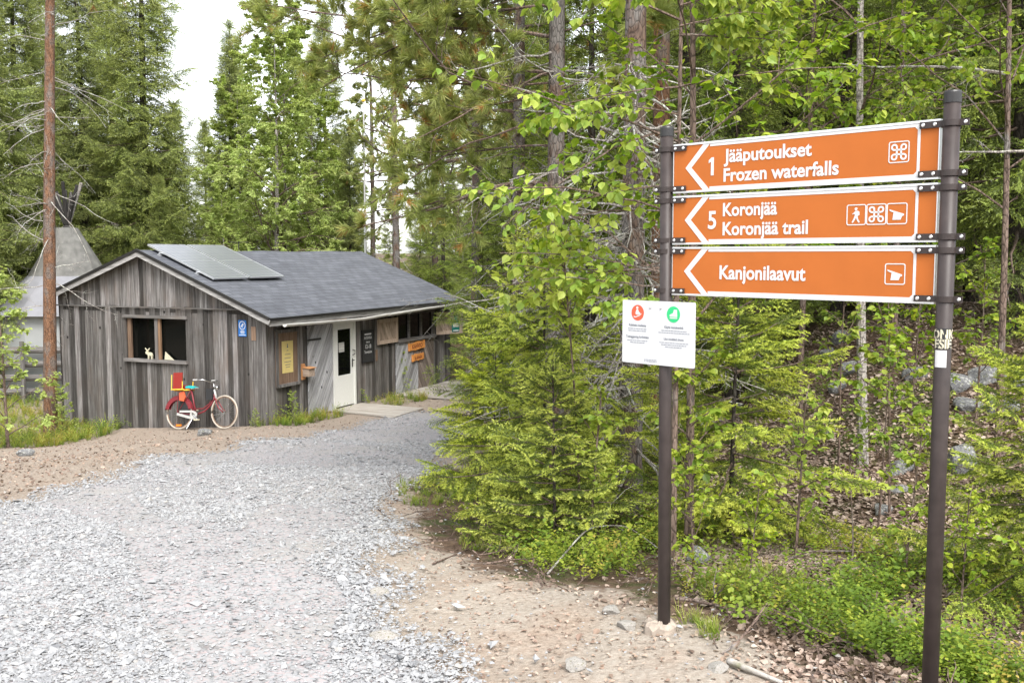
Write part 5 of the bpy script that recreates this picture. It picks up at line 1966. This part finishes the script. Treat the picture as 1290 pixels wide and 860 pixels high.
# spruces of the wood on the right, nearer ones in finer detail
G_MID = "spruces of the wood behind the signboards"
ms = [spruce_parts(9.5, .095, 1.7, 51, 1, z0=.5, whorl=.27, per=6, spray=.36, step=.17, droop=.5, shape=.75, dead_to=.9),
      spruce_parts(7.5, .08, 1.5, 52, 1, z0=.3, whorl=.25, per=6, spray=.34, step=.16, droop=.45, shape=.8, dead_to=.4)]
MSR = [plant("spruce_tree", [x.mesh(n) for x, n in zip(ms[0], TBC)], SPM('needle_mid'), TBC, "dark spruce at the right edge with a bare trunk foot among boulders", "spruce", at(1277, 9.6), 9.6, 1.0, 1.0, G_MID, dz=-.05),
       plant("spruce_tree", [x.mesh(n) for x, n in zip(ms[1], TBC)], SPM('needle_mid'), TBC, "green spruce between the two close pine trunks", "spruce", at(742, 12), 12, 2.0, 1.0, G_MID)]
for i, px, y, s, lb in [(1, 650, 14.5, .9, "spruce behind the young spruces at the bend of the road"),
                        (0, 690, 18, 1.0, "dark spruce deep behind the leftmost close pine"),
                        (0, 860, 13, .95, "dark spruce directly behind the left end of the signboards"),
                        (1, 925, 11.0, .95, "spruce seen over the words of the top signboard"),
                        (0, 985, 13.5, 1.0, "tall dark spruce behind the middle of the signboards"),
                        (1, 1055, 12.0, 1.0, "spruce behind the right half of the signboards"),
                        (0, 1150, 13.0, 1.0, "dark spruce just left of the right signpost"),
                        (1, 1222, 12.0, 1.05, "spruce just right of the top of the right signpost"),
                        (0, 1330, 11.5, 1.0, "dark spruce cut by the right picture edge"),
                        (1, 615, 24, .85, "spruce at the edge of the wood beyond the wooden deck"),
                        (1, 790, 16, 1.1, "spruce hidden behind the thick pine trunk"),
                        (0, 560, 30, .9, "spruce beyond the far gable of the hut"),
                        (1, 1420, 9.0, .9, "spruce beyond the right picture edge")]:
    again(MSR[i], lb, at(px, y), y, rng.uniform(0, 6), s, G_MID)
lb = "dark spruce deep in the wood seen only in gaps between nearer trees"
for px, y in ((680, 26), (720, 27), (780, 22), (850, 20), (910, 18), (960, 22), (1020, 19), (1080, 23), (1130, 18), (1190, 21), (1250, 17), (1310, 20), (530, 46), (600, 40), (655, 36), (1380, 16)):
    again(FSR[int(rng.integers(0, 3))], lb, at(px, y), y, rng.uniform(0, 6), rng.uniform(.75, 1.0), "spruces deep in the wood")

# the wood beyond: one mass
tb, bb, cb = spruce_parts(13.0, .16, 2.1, 61, 2, z0=.4, whorl=.55, per=6, spray=.85, step=.45, droop=.4, shape=.75)
V0 = [np.concatenate(q.V) for q in (tb, cb)]
T0 = [np.concatenate(q.T) for q in (tb, cb)]
fo = Buf()
spots = [(rng.uniform(-46, 60), rng.uniform(42, 66)) for k in range(110)] + [(rng.uniform(17, 42), rng.uniform(12, 42)) for k in range(36)] + [(rng.uniform(-45, -21), rng.uniform(8, 42)) for k in range(45)] + [(rng.uniform(-40, 40), rng.uniform(-60, -34)) for k in range(70)]  # last group: unseen behind the camera, added for the panes to mirror
for x, y in spots:
    p = (x / y) * FOC + 645 if y > 0 else 0
    s = rng.uniform(.7, 1.1)
    if 225 < p < 300: s *= .55
    if 395 < p < 620: s *= .6
    a = rng.uniform(0, 6.28)
    Rm = np.array([[math.cos(a), -math.sin(a), 0], [math.sin(a), math.cos(a), 0], [0, 0, 1]])
    src, tt = V0[1], T0[1]
    fo.V.append((src @ Rm.T) * s + [x, y, float(H(x, y)) - .1])
    fo.T.append(tt * .8)
    for F in cb.F: fo.F.append(F + fo.n)
    fo.n += len(src)
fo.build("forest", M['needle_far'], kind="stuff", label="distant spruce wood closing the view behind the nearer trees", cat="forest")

# ------------------------------------------------------------------ young spruces by the road
G_YS = "young spruces with bright new shoots"
yv = [spruce_parts(2.4, .016, 1.05, 71, 0, z0=.10, whorl=.17, per=6, spray=.31, step=.105, droop=.32, shape=.6, youngtip=.08, gap=.15),
      spruce_parts(2.2, .013, .95, 72, 0, z0=.15, whorl=.20, per=6, spray=.31, step=.105, droop=.12, shape=.75, gap=.1, youngtip=.1),
      spruce_parts(1.3, .010, .62, 73, 0, z0=.05, whorl=.13, per=5, spray=.24, step=.095, droop=.0, shape=.7)]
YSR = [plant("young_spruce", [x.mesh(n) for x, n in zip(yv[k], TBC)], SPM('needle_near'), TBC, lb, "young spruce", at(px, y), y, rz, s, G_YS)
       for k, px, y, rz, s, lb in ((0, 688, 7.2, .4, .9, "largest bushy young spruce at the bend of the road"),
                                   (1, 925, 6.3, 1.4, 1.0, "open young spruce below the signboards right of the white notice"),
                                   (2, 700, 6.1, .6, .95, "low young spruce at the front of the roadside group, left of the left signpost"))]
for k, px, y, rz, s, lb in ((1, 622, 9.0, 2.0, .78, "young spruce leaning over the road edge farthest left of the group"),
                            (2, 860, 8.6, 2.2, .95, "small young spruce in the shade behind the left signpost"),
                            (0, 760, 10.2, 3.0, .7, "young spruce half hidden behind the thick pine trunk"),
                            (0, 1322, 4.75, 2.7, .62, "bright young spruce right of the right signpost")):
    again(YSR[k], lb, at(px, y), y, rz, s, G_YS)

# ------------------------------------------------------------------ birches and leafy saplings close by
BM = lambda bk, lf: [M[bk], M['bark_twig'], M[lf]]
G_NB = "slender birches around the signboards"
nb1 = birch_parts(6.2, .024, 1.5, 81, 22, .055, 9, LEAF, z0=.20, depth=1, twn=6, droop=-.35, tint=(.5, .2), lean=.01)
nb1o = plant("birch_tree", [x.mesh(n) for x, n in zip(nb1, TBC)], BM('bark_twig', 'leaf_birch'), TBC, "slender birch with large fresh leaves behind the top left of the signboards", "birch", at(872, 6.0), 6.0, .3, 1.0, G_NB)
nb2 = birch_parts(6.5, .024, 1.7, 82, 24, .056, 9, LEAF, z0=.30, depth=1, twn=6, droop=-.3, tint=(.55, .2), lean=.01)
nb2o = plant("birch_tree", [x.mesh(n) for x, n in zip(nb2, TBC)], BM('bark_twig', 'leaf_birch'), TBC, "slender birch with a reddish stem rising behind the looped symbol of the top board", "birch", at(1128, 9.4), 9.4, 1.3, 1.15, G_NB)
nb3 = birch_parts(7.0, .036, 1.5, 83, 18, .046, 8, LEAF, z0=.35, depth=1, twn=6, droop=-.35, tint=(.5, .2), lean=.045)
plant("birch_tree", [x.mesh(n) for x, n in zip(nb3, TBC)], BM('bark_birch', 'leaf_birch'), TBC, "pale birch stem on the leafy bank below the right end of the signboards", "birch", at(1094, 7.7), 7.7, 2.0, 1.0, G_NB, tilt=(0, .03))


def leafy_limbs(seed, spec, leaf, per, tint, tw=6):
    r = np.random.default_rng(seed)
    bb, cb = Buf(), Buf()
    for (p, az, el, ln, bend) in spec:
        az, el = R(az), R(el)
        C = curve_pts(p, (math.cos(az) * math.cos(el), math.sin(az) * math.cos(el), math.sin(el)), ln, 8, r, bend=(0, 0, bend), jit=.15)
        tube(bb, C, np.linspace(.004 + ln * .003, .002, 9), 5, cap=False)
        tips = []
        twig_tree(bb, C, .004, r, 0, tw, .34, 45, 3, .3, tips, minr=.0014)
        leaf_on(cb, tips + [C[3:]], r, per, leaf, LEAF, hang=.7, tint=tint)
    return bb, cb


r_ = np.random.default_rng(9)
spec = [((0, 0, 1.78), 187, 5, 1.2, -.15), ((0, 0, 1.70), 180, 9, .95, -.2), ((0, 0, 1.72), 184, 6, 1.05, -.10), ((0, 0, 1.66), 196, 4, .85, -.1), ((0, 0, 1.80), 172, 2, .7, -.1), ((0, 0, 1.58), 205, -4, .6, -.1)]
for k in range(11):
    spec.append(((0, 0, r_.uniform(2.05, 3.6)), r_.uniform(165, 215), r_.uniform(-5, 20), r_.uniform(.8, 1.45), -.3))
for k in range(9):
    spec.append(((0, 0, r_.uniform(2.3, 3.6)), r_.uniform(-40, 40), r_.uniform(0, 20), r_.uniform(.5, 1.0), -.3))
tb_ = Buf()
trunk(tb_, 5.0, .016, np.random.default_rng(4), lean=.004, flare=1.1, sides=8, bend=.02)
lb_, lc_ = leafy_limbs(6, spec, .058, 11, (.68, .18), 7)
plant("birch_tree", [x.mesh(n) for x, n in zip((tb_, lb_, lc_), TBC)], BM('bark_twig', 'leaf_birch'), TBC, "birch behind the left signpost with long leafy branches reaching left", "birch", at(852, 5.75), 5.75, 0, 1.0, G_NB)
again(nb2o, "birch filling the top right corner with leaves", at(1265, 7.0), 7.0, 3.4, .95, G_NB)
again(nb2o, "birch crown behind the middle of the top signboard", at(1010, 8.6), 8.6, 5.1, 1.05, G_NB)

G_SP = "leafy saplings in the undergrowth"


def sapling(h, seed, nb, spread, leaf, per, tint=(.55, .2), z0=.25, droop=-.1):
    return birch_parts(h, .0055, spread, seed, nb, leaf, per, LEAF, z0=z0, depth=0, twn=4, droop=droop, tint=tint, lean=.06)


sa = [sapling(1.5, 91, 11, .42, .052, 8), sapling(1.0, 92, 9, .34, .045, 8, (.75, .18)), sapling(2.0, 93, 12, .65, .055, 8, (.85, .12), z0=.68, droop=-.25)]
SAR = [plant("leafy_sapling", [x.mesh(n) for x, n in zip(sa[k], TBC)], BM('bark_twig', 'leaf_birch'), TBC, lb, "sapling", at(px, y), y, rz, s, G_SP)
       for k, px, y, rz, s, lb in ((0, 1130, 6.6, .2, 1.0, "sapling with hanging leaves left of the stickers on the right post"),
                                   (1, 1010, 5.6, 1.0, 1.0, "yellowish sapling below the middle of the lowest board"),
                                   (2, 735, 6.2, 2.6, 1.0, "sapling with pale yellow leaves spreading left of the white notice"))]
for k, px, y, rz, s, lb in ((0, 880, 5.9, 2.0, 1.0, "sapling peeping out right beside the white notice"),
                            (1, 745, 6.0, 3.0, 1.05, "round-leaved sapling in front of the thick pine trunk"),
                            (1, 1150, 5.0, 2.0, .85, "sapling left of the right post at knee height"),
                            (1, 880, 5.2, 4.6, .75, "low sapling right of the foot of the left post"),
                            (1, 1225, 4.5, .8, .62, "low sapling just right of the right post"),
                            (0, 1062, 7.6, 2.7, 1.0, "sapling beside the boulder cluster on the bank"),
                            (0, 1150, 8.0, 4.1, 1.1, "sapling high on the bank below the lowest board's right end"),
                            (0, 1235, 7.8, 5.2, .95, "sapling on the bank right of the stickers"),
                            (0, 1115, 6.4, 3.5, .8, "sapling in front of the pale birch stem"),
                            (1, 950, 4.9, 1.8, .6, "yellowish little sapling midway between the two posts"),
                            (1, 1330, 4.3, .8, .8, "sapling at the lower right corner"),
                            (0, 1190, 7.2, 1.1, .6, "little sapling on the bank behind the right post")):
    again(SAR[k], lb, at(px, y), y, rz, s, G_SP)
ls = birch_parts(3.2, .03, 1.1, 95, 20, .075, 12, LEAF, z0=.08, depth=1, twn=4, droop=-.2, tint=(.7, .2))
lso = plant("rowan_bush", [x.mesh(n) for x, n in zip(ls, TBC)], BM('bark_twig', 'leaf_birch_far'), TBC, "light green leafy bush at the left edge beside the pine trunk", "bush", at(2, 18.5), 18.5, 0, 1.0)
again(lso, "knee-high leafy shrub growing at the hut's left corner", at(72, 20.4), 20.4, 2, .36)
again(lso, "tiny leafy shrub below the yellow poster", at(366, 20.4), 20.4, 1, .22)
again(lso, "leafy shrub beside the wooden deck under the serving window", at(503, 25.2), 25.2, 1, .34)
again(lso, "small leafy shrub right of the bicycle's front wheel", at(318, 19.7), 19.7, 3, .13)


# dead limb with lichen crossing above the right post
def deadlimb(start, az, el, ln, seed, label, bend=-.1, rr=.016, n=8):
    r = np.random.default_rng(seed)
    b = Buf()
    C = curve_pts((0, 0, 0), (math.cos(R(az)) * math.cos(R(el)), math.sin(R(az)) * math.cos(R(el)), math.sin(R(el))), ln, 10, r, bend=(0, 0, bend), jit=.12)
    tube(b, C, np.linspace(rr, .004, 11), 6)
    twig_tree(b, C, rr * .6, r, 1, n, .25, 60, 4, .35, None, minr=.0022)
    o = b.build("dead_branch", M['dead_twig'], None, label=label, cat="dead branch")
    o.location = start
    return o


deadlimb((at(1300, 7.8), 7.8, 2.93), 183, 8, 1.75, 3, "lichened dead branch crossing above the right signpost", -.1)
deadlimb((at(1312, 7.0), 7.0, 2.33), 185, -8, .75, 4, "short lichened dead branch right of the top board's clamp", .1, .013, 5)

# ------------------------------------------------------------------ boulders and stones
def rock(seed, sub=3, rough=.22):
    bm = bmesh.new()
    bmesh.ops.create_icosphere(bm, subdivisions=sub, radius=1)
    r = np.random.default_rng(seed)
    pl = norm(r.normal(size=(9, 3)))
    of = r.uniform(.5, .9, 9)
    for v in bm.verts:
        p = np.array(v.co)
        for n_, o_ in zip(pl, of):
            d = p @ n_ - o_
            if d > 0: p = p - n_ * d * .97
        p = p * (1 + rough * .25 * math.sin(5 * p[0] + 3 * p[1] + seed) * math.sin(4 * p[2] + 2 * p[1]) + r.normal(0, .02))
        v.co = p
    me = bpy.data.meshes.new("boulder")
    bm.to_mesh(me)
    bm.free()
    return me


RK = [rock(s) for s in range(5)]
G_BL = "lichened boulders on the leafy bank"
for i, (px, py, w, h, lb) in enumerate([
        (1062, 424, .17, .15, "rounded boulder topmost of the cluster beside the pale birch stem"),
        (1045, 442, .14, .11, "smaller boulder below the topmost one of the cluster by the birch"),
        (1072, 462, .17, .14, "grey boulder left of the pale birch stem"),
        (1055, 486, .14, .12, "low boulder lowest in the cluster by the birch"),
        (1152, 470, .17, .13, "half-buried boulder left of the stickers' post"),
        (1205, 482, .20, .15, "pale boulder just right of the right post below the stickers"),
        (1243, 474, .24, .16, "mossy boulder near the foot of the dark spruce"),
        (1288, 480, .18, .13, "boulder at the right edge by the spruce foot"),
        (1262, 512, .18, .16, "dark boulder above the small young spruce"),
        (1222, 508, .20, .09, "flat slab of rock right of the right post"),
        (1208, 586, .17, .24, "upright pale boulder touching the right post at mid height"),
        (1134, 588, .15, .13, "dark boulder with pale lichen patches in the middle of the bank"),
        (1130, 612, .11, .06, "flat grey stone under the dark boulder on the bank"),
        (1042, 545, .08, .12, "pointed stone behind the open young spruce"),
        (1112, 640, .11, .08, "low lichened stone among saplings on the bank"),
        (1170, 545, .09, .08, "small grey stone in the dead leaves left of the right post"),
        (1190, 690, .16, .10, "mossy boulder low beside the right post"),
        (880, 702, .12, .12, "grey stone half hidden behind the left post's bushes"),
        (925, 515, .17, .14, "boulder in the shade behind the open young spruce"),
        (960, 470, .16, .14, "boulder under the lowest board behind the young spruce")]):
    p = ground_at(px, py + 6)
    d_ = p[1] / 7.0
    w, h = w * .7, h * .72
    o = link("boulder", RK[i % 5].copy() if i < 5 else RK[i % 5], M['boulder'], None, label=lb, cat="boulder", group=G_BL)
    o.location = (p[0], p[1], p[2] + h * .22)
    o.scale = (w * d_ ** .3, w * rng.uniform(.8, 1.1), h)
    o.rotation_euler = (rng.normal(0, .15), rng.normal(0, .15), rng.uniform(0, 6.28))
for px, py, w, lb in ((725, 842, .052, "white stone lying on the sandy path edge"), (770, 772, .045, "pale stone near the grass tuft left of the left post"), (790, 792, .05, "pale stone just left of the left post's footing"),
                      (484, 806, .065, "pale flat stone at the edge of the gravel"), (478, 752, .06, "grey stone on the edge of the gravel"), (540, 845, .025, "small dark stone on the sand"), (32, 574, .14, "grey stone on the dirt near the pine trunk"),
                      (258, 548, .16, "flat stone propping the bicycle's front wheel"), (905, 845, .045, "pale stone at the bottom edge left of the peeled stick"), (680, 690, .06, "pale stone below the low young spruce")):
    p = ground_at(px, py)
    o = link("stone", RK[int(rng.integers(0, 5))].copy(), M['palestone'] if w < .1 and py > 740 else M['boulder'], None, label=lb, cat="stone")
    o.location = (p[0], p[1], p[2] + w * .25)
    o.scale = (w * 1.1, w * .9, w * .6)
    o.rotation_euler = (0, 0, rng.uniform(0, 6.28))


# fallen branches
def fallen(pix, rad, mat, label, lift=.015, seed=0, twigs=0):
    r = np.random.default_rng(seed)
    P = []
    for q in pix:
        g = ground_at(q[0], q[1])
        P.append((g[0], g[1], float(H(g[0], g[1])) + lift + (q[2] if len(q) > 2 else 0)))
    P = np.array(P)
    tt = np.linspace(0, len(P) - 1, 6 * len(P))
    Q = np.stack([np.interp(tt, np.arange(len(P)), P[:, k]) for k in range(3)], 1)
    for _ in range(4):
        Q[1:-1] = (Q[:-2] + Q[1:-1] * 2 + Q[2:]) / 4
    c = Q[0].copy()
    b = Buf()
    tube(b, Q - c, np.linspace(rad, rad * .45, len(Q)), 7)
    if twigs:
        twig_tree(b, Q - c, rad * .6, r, 0, twigs, .3, 45, 4, .3, None)
    o = b.build("fallen_branch", M[mat], None, label=label, cat="fallen branch", smooth=True)
    o.location = c
    return o


fallen([(918, 840), (945, 850), (985, 868)], .016, 'palestone', "peeled pale stick at the bottom edge between the posts", .02)
fallen([(850, 762), (880, 765), (905, 772), (925, 778)], .010, 'bark_twig', "brown fallen branch leading right from the left post", .03, 1)
fallen([(935, 782), (985, 785), (1010, 808)], .012, 'bark_twig', "brown crooked fallen branch midway between the posts", .04, 2, 3)
fallen([(925, 775), (965, 745, .06), (1010, 728, .12), (1090, 724, .1), (1150, 722, .05)], .007, 'bark_twig', "long thin bent twig arching between the two posts", .03, 3, 4)
fallen([(690, 730), (740, 700, .15), (790, 690, .12), (850, 720, .03)], .006, 'dead_twig', "thin arching twig left of the left post", .03, 4, 3)
fallen([(545, 712), (575, 700), (600, 690)], .006, 'bark_twig', "small dark twig on the dirt by the road bend", .01, 5, 2)
fallen([(1060, 760), (1075, 730, .1), (1068, 640, .35)], .006, 'bark_twig', "thin lichened twig standing out of the shrubs left of the right post", .02, 6, 5)
fallen([(475, 640), (490, 655), (500, 662)], .009, 'bark_twig', "curled bark strip on the dirt beside the gravel", .012, 7, 1)

# ------------------------------------------------------------------ ground cover
def ground_cover(n, tmpls, region, size, tint, ymin=2.4, ymax=11, dz=0.0, tiltn=.2, xr=.62):
    y = np.exp(rng.uniform(math.log(ymin), math.log(ymax), n * 6))
    x = rng.uniform(-xr, xr, n * 6) * (y + .3)
    P = np.stack([x, y], 1)
    P = P[region(P)][:n]
    n = len(P)
    b = Buf()
    Zv = norm(np.column_stack([rng.normal(0, tiltn, (n, 2)), np.ones(n)]))
    a = rng.uniform(0, 6.28, n)
    Xv = norm(np.cross(np.column_stack([-np.sin(a), np.cos(a), np.zeros(n)]), Zv))
    Yv = np.cross(Zv, Xv)
    s = size * np.exp(rng.normal(0, .25, n))
    W = np.column_stack([P, H(P[:, 0], P[:, 1]) + dz])
    w = rng.integers(0, len(tmpls), n)
    ti = rng.normal(tint[0], tint[1], n) + .15 * np.sin(2.1 * P[:, 0] + 1) * np.sin(1.7 * P[:, 1])
    for k, t_ in enumerate(tmpls):
        q = w == k
        inst(b, *t_, W[q], Xv[q], Yv[q], Zv[q], s[q], ti[q])
    return b


def sprig(seed, n=27, leaf=.105, h=1.0):
    r = np.random.default_rng(seed)
    V, T, F, n0 = [], [], [], 0
    for st in range(3):
        a = r.uniform(0, 6.28)
        sp = np.array([math.cos(a), math.sin(a)]) * .45
        k = n // 3
        z = np.linspace(.25, 1, k) * h * r.uniform(.7, 1)
        c = np.column_stack([sp[0] * z, sp[1] * z, z])
        b_ = np.arange(k) * 2.4 + a
        d = norm(np.column_stack([np.cos(b_), np.sin(b_), r.uniform(.1, .7, k)]))
        X_, Y_, Z_ = frames(d)
        bf = Buf()
        inst(bf, DIAV, DIA[1], DIA[2], c, X_, Y_, Z_, leaf * r.uniform(.8, 1.3, k), .0)
        V.append(bf.V[0]); T.append(bf.T[0] - .1 + .2 * np.repeat(z, 4)); F.append(bf.F[0] + n0); n0 += len(bf.V[0])
    return np.concatenate(V), [np.concatenate(F)], np.concatenate(T)


def tuft_grass(seed, n=14, h=1.0):
    r = np.random.default_rng(seed)
    V, F, T = [], [], []
    for k in range(n):
        a = r.uniform(0, 6.28)
        o = np.array([math.cos(a), math.sin(a), 0]) * r.uniform(0, .25)
        d = np.array([math.cos(a), math.sin(a), 0]) * r.uniform(.1, .6)
        hh = h * r.uniform(.5, 1)
        sd_ = np.array([-math.sin(a), math.cos(a), 0]) * .016
        m = o + d * .35 + [0, 0, hh * .6]
        e = o + d + [0, 0, hh * r.uniform(.7, 1)]
        i = len(V)
        V += [o - sd_, o + sd_, m + sd_ * .8, m - sd_ * .8, e]
        T += [0, 0, .4, .4, .8]
        F.append(([i, i + 1, i + 2, i + 3], [i + 3, i + 2, i + 4]))
    return np.array(V), [np.array([f[0] for f in F]), np.array([f[1] for f in F])], np.array(T)


SPR = [sprig(s) for s in range(5)]
GRT = [tuft_grass(s) for s in range(4)]
patch = lambda P, a, c: np.sin(a * P[:, 0] + .9) * np.sin(a * .8 * P[:, 1] + 1.3) + .5 * np.sin(2.3 * a * P[:, 0] + 2) * np.sin(1.9 * a * P[:, 1]) > c


def reg_bil(P):
    f = sd_poly(P, FOREST)
    bank = smooth((P[:, 0] - 1.5) / .9) * smooth((P[:, 1] - 5.0) / 1.0)
    return (f < -.12) & (np.hypot(P[:, 0] - 1.38, P[:, 1] - 3.15) > .32) & (rng.random(len(P)) < np.where(patch(P, 2.9, .22), 1.0, .10) * (1 - .93 * bank) * np.clip(-f / .5, .25, 1))


ground_cover(5200, SPR, reg_bil, .16, (.55, .2), 2.5, 12, dz=-.01).build("bilberry_undergrowth", M['leaf_ground'], kind="stuff", label="low bright green bilberry shrubs covering the forest floor", cat="undergrowth")
ground_cover(3000, GRT, lambda P: (sd_poly(P, FOREST) < .06) & (sd_poly(P, FOREST) > -.9) & patch(P, 2.2, .12) & (P[:, 0] < 1.5), .085, (.4, .2), 3.0, 11).build("grass", M['grassblade'], kind="stuff", label="fine grass tufts along the edge of the forest floor", cat="grass")


def reg_hut(P):
    q = P - HC[:2]
    lx, ly = q @ HU[:2], q @ HV[:2]
    d1 = (np.abs(lx + .25) < .22) & (ly > -.2) & (ly < 5.8) & patch(P, 1.7, .3)
    d2 = (np.abs(ly + .3) < .35) & (lx > 0) & (lx < 2.1)
    d3 = (np.hypot(P[:, 0] + 10.0, (P[:, 1] - 20.7) * .7) < 1.7) & patch(P, 2.0, -.6)
    d4 = (P[:, 0] < -9.5) & (P[:, 1] > 17) & patch(P, 1.1, -.3)
    d5 = (np.abs(ly + .6) < .5) & (lx > 3.6) & (lx < 5.1)
    return d1 | d2 | d3 | d4 | d5


ground_cover(3200, SPR + GRT, reg_hut, .24, (.5, .18), 16, 27).build("weeds", M['leaf_ground'], kind="stuff", label="low green weeds around the pine foot and the hut walls", cat="weeds")
FLAT = (LEAFV * [1, 1, 1.6] + [-.5, 0, .06], LEAFF, LEAFT * 0)
ground_cover(26000, [FLAT], lambda P: (sd_poly(P, FOREST) < .25) & (rng.random(len(P)) < np.clip(.12 + (P[:, 0] > 1.0) * .88, 0, 1)), .027, (.5, .28), 2.6, 12, dz=.005, tiltn=.45).build("fallen_leaves", M['litter'], kind="stuff", label="brown dead leaves on the forest floor beside the path", cat="leaf litter")
ground_cover(26000, [FLAT], lambda P: (P[:, 0] > .9) & (sd_poly(P, FOREST) < 0), .036, (.55, .25), 4.6, 12, dz=.008, tiltn=.4).build("fallen_leaves", M['litter'], kind="stuff", label="pinkish brown dead leaves covering the bank behind the sign", cat="leaf litter")
ground_cover(3500, [FLAT], lambda P: (sd_poly(P, FOREST) > 0) & (sd_poly(P, ROAD) > .15) & (P[:, 0] < -1), .036, (.38, .22), 8, 24, dz=.008, tiltn=.4).build("bark_litter", M['litter'], kind="stuff", label="bits of bark and cones on the dirt before the hut", cat="leaf litter")
ground_cover(4200, [FLAT], lambda P: (sd_poly(P, FOREST) > 0) & (sd_poly(P, ROAD) > .1), .017, (.45, .25), 2.6, 20, dz=.006, tiltn=.35).build("dead_leaves", M['litter'], kind="stuff", label="scattered brown bits of bark and leaves on the dirt", cat="leaf litter")


def twig_template(seed):
    r = np.random.default_rng(seed)
    b = Buf()
    C = curve_pts((-.5, 0, .04), (1, 0, .05), 1.0, 5, r, jit=.35)
    tube(b, C, np.linspace(.018, .006, 6), 3, cap=False)
    for k in range(3):
        Q, D = along(C, np.array([r.uniform(.2, .9)]))
        T = curve_pts(Q[0], D[0] + r.normal(0, .7, 3) + [0, 0, .35], .35, 3, r, jit=.3)
        tube(b, T, [.009, .008, .006, .004], 3, cap=False)
    return np.concatenate(b.V), [np.concatenate(b.F)], np.concatenate(b.T)


TWG = [twig_template(s) for s in range(4)]
ground_cover(520, TWG, lambda P: sd_poly(P, FOREST) < .15, .24, (.5, .2), 2.6, 11, dz=.005, tiltn=.15).build("twig_litter", M['bark_twig'], kind="stuff", label="small dry twigs lying among the shrubs", cat="twigs")
